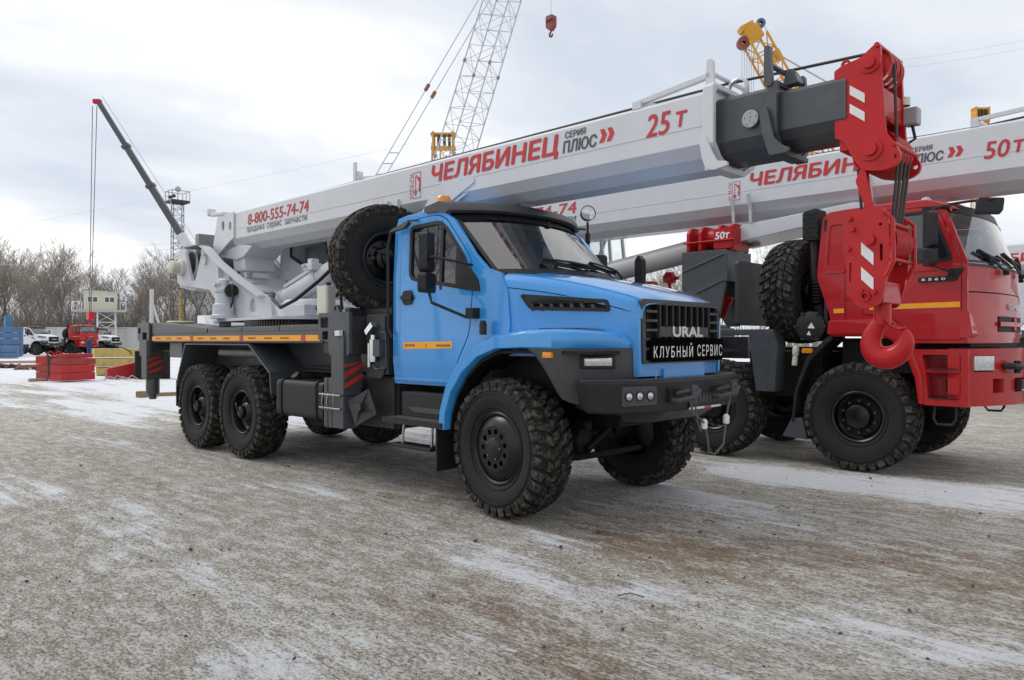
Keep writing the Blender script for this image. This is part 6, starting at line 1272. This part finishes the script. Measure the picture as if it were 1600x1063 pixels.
# ---- worker
def worker(label, loc, rz):
    J = {'hip':(0,0,.95),'waist':(0,0,1.12),'chest':(0,0,1.36),'neck':(0,0,1.52),'head':(0,0,1.62),'crown':(0,0,1.74),'sl':(0,.19,1.44),'el':(.02,.27,1.16),'hl':(.10,.25,.92),'sr':(0,-.19,1.44),'er':(.02,-.27,1.16),'hr':(.10,-.25,.92),'kl':(.02,.11,.50),'fl':(0,.12,.08),'tl':(.16,.13,.04),'kr':(.02,-.11,.50),'fr':(0,-.12,.08),'tr':(.16,-.13,.04),'pl':(0,.10,.90),'pr':(0,-.10,.90)}
    RD = {'hip':.16,'waist':.15,'chest':.18,'neck':.065,'head':.10,'crown':.085,'sl':.085,'el':.065,'hl':.045,'sr':.085,'er':.065,'hr':.045,'kl':.085,'fl':.06,'tl':.045,'kr':.085,'fr':.06,'tr':.045,'pl':.11,'pr':.11}
    E_ = [('hip','waist'),('waist','chest'),('chest','neck'),('neck','head'),('head','crown'),('chest','sl'),('sl','el'),('el','hl'),('chest','sr'),('sr','er'),('er','hr'),('hip','pl'),('pl','kl'),('kl','fl'),('fl','tl'),('hip','pr'),('pr','kr'),('kr','fr'),('fr','tr')]
    ks_ = list(J); me = bpy.data.meshes.new('person'); me.from_pydata([J[q] for q in ks_], [(ks_.index(a), ks_.index(b)) for a, b in E_], [])
    r_ = thing('person', label, 'person', loc, rz); ob = bpy.data.objects.new('body', me); COL.objects.link(ob); ob.parent = r_
    md = ob.modifiers.new('skin','SKIN'); ob.modifiers.new('sub','SUBSURF').render_levels = 1
    for i, q in enumerate(ks_): v = me.skin_vertices[0].data[i]; v.radius = (RD[q], RD[q]); v.use_root = (q == 'hip')
    me.materials.append(mat('overalls_blue', (.03,.06,.22), .8)); 
    MB().lathe([(0,.13),(.09,.11),(.125,.03),(.13,-.02),(.10,-.03)],(0,0,1.66),(0,0,1),14).build('hood', mat('hood_blue', (.04,.10,.32), .8), r_)
    MB().loft([[(x_*1.0,y_,z_) for x_, y_ in [(math.cos(2*math.pi*k/12)*a_, math.sin(2*math.pi*k/12)*b_) for k in range(12)]] for z_, a_, b_ in ((.88,.17,.20),(1.1,.17,.20),(1.35,.18,.23),(1.48,.13,.20))]).build('vest', mat('vest_dark', (.035,.035,.045), .8), r_)
    return r_
worker('worker in blue overalls and dark vest standing before the red parked truck', spot(px(139),77), R(170))
# ---- power lines
def wire(label, a, b, sag, r=.013):
    pts = [Vector(a).lerp(Vector(b),t/12)-Vector((0,0,sag*4*(t/12)*(1-t/12))) for t in range(13)]
    o = MB().tube(pts,r,4).build('power_line', LGREY, None); tag(o, label, 'wire', 'overhead wires')
for a, b, c_, d_, s_ in ((-80,392,560,352,.8),(-80,400,560,362,.8),(-80,412,330,398,.5),(-60,368,640,225,.3)): wire('thin overhead wire crossing the sky above the bare trees', spot(px(a),90,hz(a and b,90)), spot(px(c_),90,hz(d_,90)), s_)
for b, d_ in ((98,62),(110,75)): wire('thin overhead wire in the sky right of the red boom head', spot(px(1380),80,hz(b,80)), spot(px(1700),80,hz(d_-20,80)), .3)

# ================================================================== ground
def sm(a, b, x):
    t = min(1, max(0, (x-a)/(b-a))); return t*t*(3-2*t)
def nz(x, y, s, o=0): return noise.noise(Vector((x*s+o, y*s-o, o*1.7)))
def fbm(x, y, s, o=0):
    return nz(x,y,s,o)*.5 + nz(x,y,s*2.1,o+3)*.27 + nz(x,y,s*4.3,o+7)*.15 + nz(x,y,s*9,o+11)*.08
def snow_amt(x, y):
    w = fbm(x,y,.35,5)*1.2; st = fbm(x*.28+w*.15, y*1.5+w*.2, .8, 20); pt = fbm(x,y,.9,31)
    s = .24 + st*.80 + pt*.45
    s += .75*math.exp(-((y-2.75-.06*(x-2)+w*.35)/.50)**2)*sm(-.6,.9,x)*sm(9,5,x)
    s += .45*math.exp(-((y-.75+w*.3)/.45)**2)*sm(-1.2,-.2,x)*sm(2.6,1.2,x)
    far = sm(-5.5,-9.5,x)*sm(-1.9+w*.9,-.7+w*.9,y); s += .40*far
    s += .40*sm(-2.0,-3.0,x)*sm(.6,2.0,y)
    s += .35*math.exp(-((y+1.95+.10*x+w*.2)/.16)**2)*sm(-3,-1.6,x)*sm(1.6,.6,x)
    s -= .12*math.exp(-((x-1.9)/.7)**2-((y+4.0)/.6)**2)
    s += .18*math.exp(-((y+1.75-.25*(x-3))/.30)**2)*sm(1.4,2.2,x)
    s -= .8*far*max(0, fbm(x*.6,y,.30,44)+.08)
    s += .4*sm(-45,-70,x) + .4*sm(25,60,y)
    return s
def brown_amt(x, y):
    w = fbm(x,y,.5,50)
    b = .12 + .4*fbm(x,y,.7,60) + (.42+.5*fbm(x,y,1.3,77))*math.exp(-((y+.55-.22*(x-2.3)+w*1.3)/.55)**2)*sm(.2,1.3,x)*sm(7,4.5,x)
    b += .35*math.exp(-((y+3.0+w*.5)/.30)**2)*sm(.6,1.4,x) + .3*math.exp(-((x+.2)/1.6)**2-((y+1.3)/.22)**2)
    return b
def axis_lines(lo, hi, f0, f1, st, grow_=1.22):
    a = []; v = f0; s_ = st
    while v > lo: a.append(v); s_ *= grow_; v -= s_
    a.append(lo); a.reverse(); v = f0+st
    while v < f1: a.append(v); v += st
    s_ = st
    while v < hi: a.append(v); s_ *= grow_; v += s_
    a.append(hi); return a
gx = axis_lines(-900, 900, -7.5, 6.2, .055, 1.09); gy = axis_lines(-900, 900, -5.6, 4.0, .055, 1.09)
vs = []; sn = []; br = []
for y in gy:
    for x in gx:
        far_ = abs(x) > 160 or abs(y) > 160
        s = .8 if far_ else snow_amt(x,y); b = .1 if far_ else brown_amt(x,y)
        dz = 0 if far_ else .016*fbm(x*.35,y,1.1,70) + .014*fbm(x*.12,y*2.0+.1*x,1.0,75) + .010*fbm(x*.6,y,5.0,80) + .006*min(1,max(0,s)) - .012
        if x < -9 and not far_: dz += .05*sm(-9,-16,x)*(fbm(x,y,.5,90)+.1)
        vs.append((x,y,dz)); sn.append(s); br.append(b)
nx_ = len(gx); fs = [(j*nx_+i, j*nx_+i+1, (j+1)*nx_+i+1, (j+1)*nx_+i) for j in range(len(gy)-1) for i in range(nx_-1)]
me = bpy.data.meshes.new('ground'); me.from_pydata(vs, [], fs)
for nm, arr in (('snow', sn), ('brown', br)):
    at = me.attributes.new(nm, 'FLOAT', 'POINT'); at.data.foreach_set('value', arr)
me.polygons.foreach_set('use_smooth', [True]*len(fs))
g = bpy.data.objects.new('ground', me); COL.objects.link(g); g['kind'] = 'structure'
m = bpy.data.materials.new('icy_dirt'); m.use_nodes = True; t = m.node_tree; L = t.links.new; b = t.nodes['Principled BSDF']
def nd(tp, **k):
    n = t.nodes.new(tp)
    for a, v in k.items(): setattr(n, a, v)
    return n
def mth(op, a, b_=None):
    n = nd('ShaderNodeMath', operation=op)
    for i, q in enumerate((a, b_)):
        if q is None: continue
        if isinstance(q, (int, float)): n.inputs[i].default_value = q
        else: L(q, n.inputs[i])
    return n.outputs[0]
def noi(sc, det=6, ro=.6, stretch=(1,1,1), dist=0):
    mp_ = nd('ShaderNodeMapping'); mp_.inputs['Scale'].default_value = stretch; mp_.inputs['Rotation'].default_value = (0,0,-.10); L(tcg.outputs['Object'], mp_.inputs[0])
    n = nd('ShaderNodeTexNoise'); n.inputs['Scale'].default_value = sc; n.inputs['Detail'].default_value = det; n.inputs['Roughness'].default_value = ro; n.inputs['Distortion'].default_value = dist
    L(mp_.outputs[0], n.inputs[0]); return n.outputs[0]
def rmp(v, p0, p1, c0=(0,0,0), c1=(1,1,1)):
    r = nd('ShaderNodeValToRGB'); L(v, r.inputs[0]); r.color_ramp.elements[0].position = p0; r.color_ramp.elements[1].position = p1
    r.color_ramp.elements[0].color = (*c0,1); r.color_ramp.elements[1].color = (*c1,1); return r.outputs[0]
def mixc(f, a, b_):
    n = nd('ShaderNodeMixRGB'); L(f, n.inputs[0]) if not isinstance(f, float) else setattr(n.inputs[0], 'default_value', f)
    for i, q in ((1, a), (2, b_)):
        if isinstance(q, tuple): n.inputs[i].default_value = (*q, 1)
        else: L(q, n.inputs[i])
    return n.outputs[0]
tcg = nd('ShaderNodeTexCoord')
a_s = nd('ShaderNodeAttribute', attribute_name='snow').outputs['Fac']; a_b = nd('ShaderNodeAttribute', attribute_name='brown').outputs['Fac']
fine = noi(26, 8, .72, (.55,1,1)); grain = noi(95, 5, .7, (.7,1,1)); mid_ = noi(5.5, 8, .68, (.5,1,1), .4)
strk = noi(1.0, 7, .66, (.16, 2.6, 1), .5); strk2 = noi(1.0, 6, .7, (.5, 9, 1), .3)
n_mix0 = mth('ADD', mth('MULTIPLY', mth('SUBTRACT', strk, .5), 1.4), mth('MULTIPLY', mth('SUBTRACT', strk2, .5), 1.2))
n_mix = mth('ADD', mth('MULTIPLY', mth('SUBTRACT', fine, .5), 1.5), mth('MULTIPLY', mth('SUBTRACT', mid_, .5), 1.3))
n_mix2 = mth('ADD', mth('ADD', n_mix, n_mix0), mth('MULTIPLY', mth('SUBTRACT', grain, .5), 1.0))
g1 = noi(64, 9, .82, (.55,1,1)); g2 = noi(30, 7, .8, (.5,1,1)); pat = noi(8, 9, .76, (.40,1,1), .3)
g1c = mth('SUBTRACT', g1, .5)
ice = rmp(g1, .39, .60, (.150,.126,.092), (.52,.472,.400))
ice = mixc(rmp(mth('ADD', pat, mth('MULTIPLY', g1c, 1.3)), .45, .60, (0,0,0), (.9,.9,.9)), ice, (.70,.68,.645))
ice = mixc(rmp(mth('ADD', g2, mth('MULTIPLY', g1c, .8)), .34, .43, (.6,.6,.6), (0,0,0)), ice, (.115,.095,.068))
dirt = rmp(g1, .38, .62, (.100,.070,.043), (.34,.243,.160))
dirt = mixc(rmp(mth('ADD', pat, mth('MULTIPLY', g1c, 1.0)), .54, .66, (0,0,0), (.8,.8,.8)), dirt, (.58,.55,.50))
f_b = rmp(mth('ADD', a_b, mth('MULTIPLY', n_mix2, 1.0)), .20, .62)
col = mixc(f_b, ice, dirt)
f_s = rmp(mth('ADD', mth('ADD', a_s, mth('ADD', mth('MULTIPLY', n_mix2, .55), mth('MULTIPLY', n_mix0, .40))), mth('MULTIPLY', g1c, 1.0)), .42, .68)
col = mixc(f_s, col, rmp(noi(14,5,.6), .25, .7, (.66,.68,.71), (.83,.84,.87)))
spk = rmp(noi(60, 3, .5), .69, .73); col = mixc(spk, col, (.10,.085,.07))
L(col, b.inputs['Base Color']); L(rmp(f_s, 0, 1, (.78,)*3, (.6,)*3), b.inputs['Roughness'])
hgt = mth('ADD', mth('MULTIPLY', g1, 1.0), mth('ADD', mth('MULTIPLY', grain, .35), mth('ADD', mth('MULTIPLY', mid_, .8), mth('MULTIPLY', strk2, .8))))
bpn = nd('ShaderNodeBump'); bpn.inputs['Strength'].default_value = .9; bpn.inputs['Distance'].default_value = .03; L(hgt, bpn.inputs['Height']); L(bpn.outputs[0], b.inputs['Normal'])
me.materials.append(m)
# ---- clods and pebbles
CLOD = mat('frozen_clod', (.085,.073,.062), .9, var=.35, scale=30, bump=.5, bscale=120)
cm = []
for k in range(4):
    bm = bmesh.new(); bmesh.ops.create_icosphere(bm, subdivisions=2, radius=1)
    for v in bm.verts:
        q = v.co.copy(); v.co *= 1 + .55*noise.noise(q*1.3+Vector((k*5,0,0))) + .2*noise.noise(q*3+Vector((0,k*3,0))); v.co.z *= .62
    me_ = bpy.data.meshes.new('clod'); bm.to_mesh(me_); bm.free(); me_.materials.append(CLOD); cm.append(me_)
rc = random.Random(11)
big = [(350,811),(588,860),(692,859),(1204,0)]
def gpx(x_, y_): d_ = 1.596*1180/(y_-531.5); return spot(px(x_), d_)
clods = [(175,811,.022),(298,860,.035),(346,860,.02),(181,842,.016),(42,909,.02),(220,872,.018),(310,882,.022),(603,835,.03),(629,835,.016),(743,846,.028),(303,931,.022),(677,932,.022),(935,832,.034),(876,855,.028),(1150,733,.03),(1248,822,.03),(1272,801,.026),(1094,832,.024),(1105,911,.026),(966,900,.024),(1015,872,.020),(1520,917,.03),(1421,955,.032),(1313,991,.022),(1449,1031,.026),(1091,946,.018),(973,984,.022),(1020,948,.018),(850,1012,.02),(1210,836,.02),(1200,842,.02),(1420,900,.018),(1532,803,.03),(290,995,.02),(460,1030,.02),(520,960,.016),(451,729,.03),(126,728,.03),(491,772,.022),(1360,748,.03),(1100,735,.025)]
for k, (x_, y_, r_) in enumerate(clods):
    o = bpy.data.objects.new('clod', cm[k % 4]); COL.objects.link(o); o.location = gpx(x_, y_) + Vector((0,0,r_*.2)); o.scale = (r_*rc.uniform(.35,.6),)*3; o.rotation_euler = (rc.uniform(-.4,.4),rc.uniform(-.4,.4),rc.uniform(0,6))
    tag(o, 'dark frozen clod of dirt lying loose on the icy yard', 'clod', 'dirt clods on the yard')
pb = MB()
for k in range(450):
    x = rc.uniform(-7,6); y = rc.uniform(-5.4,3.5); r_ = .004+.010*rc.random()**3; a = rc.uniform(0,6)
    z = .012*fbm(x*.35,y,1.1,70)-.004
    pb.add([(x+r_*math.cos(a+q)*rc.uniform(.7,1.3), y+r_*math.sin(a+q)*rc.uniform(.7,1.3), z) for q in (0,1.57,3.14,4.71)]+[(x+r_*.2,y,z+r_*1.1)], [(0,1,4),(1,2,4),(2,3,4),(3,0,4)])
po = pb.build('pebbles', CLOD, None, smooth=False); po['kind'] = 'stuff'; po['label'] = 'fine dark grit and pebbles strewn over the icy yard'; po['category'] = 'grit'
for x_, y_, ln in ((965,934,.16),(1210,795,.14),(1098,817,.10)):
    p_ = gpx(x_,y_); tw = MB().tube([p_+Vector((0,0,.012)), p_+RV*ln*.5+FV*.02+Vector((0,0,.022)), p_+RV*ln+FV*-.03+Vector((0,0,.012))],.004,5).build('twig', CLOD, None); tag(tw, 'thin dark twig lying on the icy yard', 'twig', 'twigs on the yard')

# ================================================================== bare trees
BARK = mat('bark', (.20,.18,.16), .9, var=.25, scale=1.5)
TWIG = mat('twig_bark', (.29,.25,.212), .9, var=.25, scale=.6)
def tree_meshes(seed, H):
    rn = random.Random(seed); tr = MB(); tw = MB()
    def seg(mb, p, q, r0, r1, n): mb.cyl(p, q, r0, r1, n=n, caps=False)
    def grow_(p, d, ln, r, lev):
        nseg = 3 if lev < 2 else 2; q = p
        for s_ in range(nseg):
            d = (d + Vector((rn.gauss(0,.13),rn.gauss(0,.13),rn.gauss(0,.08)+.07*(lev > 0)))).normalized(); e_ = q + d*ln/nseg
            r2 = r*(1-.24*(s_+1)/nseg*1.3); seg(tr if lev < 2 else tw, q, e_, r, r2, 6 if lev < 1 else 4 if lev < 2 else 3); 
            if lev < 4:
                for k in range(rn.choice((1,2,2)) if lev else (1 if s_ else 0)):
                    az = rn.uniform(0,6.28); side = Vector((math.cos(az),math.sin(az),rn.uniform(.1,.6))); dn = (d*.75+side*rn.uniform(.5,.95)).normalized()
                    grow_(e_, dn, ln*rn.uniform(.50,.72), max(.012,r2*rn.uniform(.42,.6)), lev+1)
            q = e_; r = r2
        if lev < 4:
            for k in range(2 if lev < 3 else 3):
                az = rn.uniform(0,6.28); side = Vector((math.cos(az),math.sin(az),.35)); grow_(q, (d*1.0+side*rn.uniform(.25,.6)).normalized(), ln*rn.uniform(.55,.75), max(.012,r*.75), lev+1)
    grow_(Vector((0,0,-.1)), Vector((rn.gauss(0,.05),rn.gauss(0,.05),1)), H*.42, H*.0135, 0)
    return tr, tw
protos = []
for k in range(6):
    tr, tw = tree_meshes(100+k*7, 12.5)
    a = tr.build('trunk', BARK, None, smooth=False); b_ = tw.build('crown', TWIG, None, smooth=False); protos.append((a, b_))
rt = random.Random(5); first = set()
def plant(x, y, s, label, group):
    k = rt.randrange(6); r_ = thing('bare_tree', label, 'tree', (x,y,0), rt.uniform(0,6.28), group); r_.scale = (s*rt.uniform(.9,1.15),s*rt.uniform(.9,1.15),s)
    for q in protos[k]:
        c_ = q if k not in first else q.copy()
        if k in first: COL.objects.link(c_)
        c_.parent = r_
    first.add(k)
LBL = 'leafless grey-brown tree in the belt behind the concrete wall'
for row, (d0, n_) in enumerate(((108,28),(118,28),(130,22))):
    for i in range(n_):
        p_ = -140 + (620/n_)*(i+rt.uniform(.1,.9)); q = spot(px(p_), d0+rt.uniform(-4,4)); hgt_ = .98 + .15*math.sin(p_*.021+1.0) + .12*math.sin(p_*.07)
        plant(q.x, q.y, hgt_*rt.uniform(.72,1.20)*(d0/112)**.5, LBL, 'bare trees behind the yard')
for i in range(22):
    p_ = 850 + 20*i + rt.uniform(-8,8); q = spot(px(p_), rt.uniform(85,110)); plant(q.x, q.y, rt.uniform(.75,1.0), 'leafless grey-brown tree seen beyond the gap between the cranes', 'bare trees beyond the cranes')
for a, d_ in ((206,22),(213,26),(220,21),(226,28),(233,23),(240,27)):
    plant(-.9+math.cos(R(a))*d_, -1.2+math.sin(R(a))*d_, rt.uniform(.75,.95), 'leafless tree mirrored in the door window of the blue cab', 'bare trees beside the yard')
# brushwood under the trees
bw = MB(); rb = random.Random(9)
for k in range(24000):
    p_ = rb.uniform(-160,520); d_ = rb.uniform(103,150); q = spot(px(p_), d_); h_ = rb.uniform(1.5,9.5); lean = Vector((rb.gauss(0,.6),rb.gauss(0,.6),0)); r_ = rb.uniform(.02,.055)
    bw.add([q+Vector((-r_,0,0)), q+Vector((r_,0,0)), q+Vector((0,r_,0)), q+lean+Vector((0,0,h_))], [(0,1,3),(1,2,3),(2,0,3)])
for k in range(2500):
    p_ = rb.uniform(830,1300); d_ = rb.uniform(90,112); q = spot(px(p_), d_); h_ = rb.uniform(1.5,5); lean = Vector((rb.gauss(0,.5),rb.gauss(0,.5),0)); r_ = rb.uniform(.015,.04)
    bw.add([q+Vector((-r_,0,0)), q+Vector((r_,0,0)), q+Vector((0,r_,0)), q+lean+Vector((0,0,h_))], [(0,1,3),(1,2,3),(2,0,3)])
bo2 = bw.build('brushwood', TWIG, None, smooth=False); bo2['kind'] = 'stuff'; bo2['label'] = 'dense leafless brushwood between the bare trees'; bo2['category'] = 'brushwood'
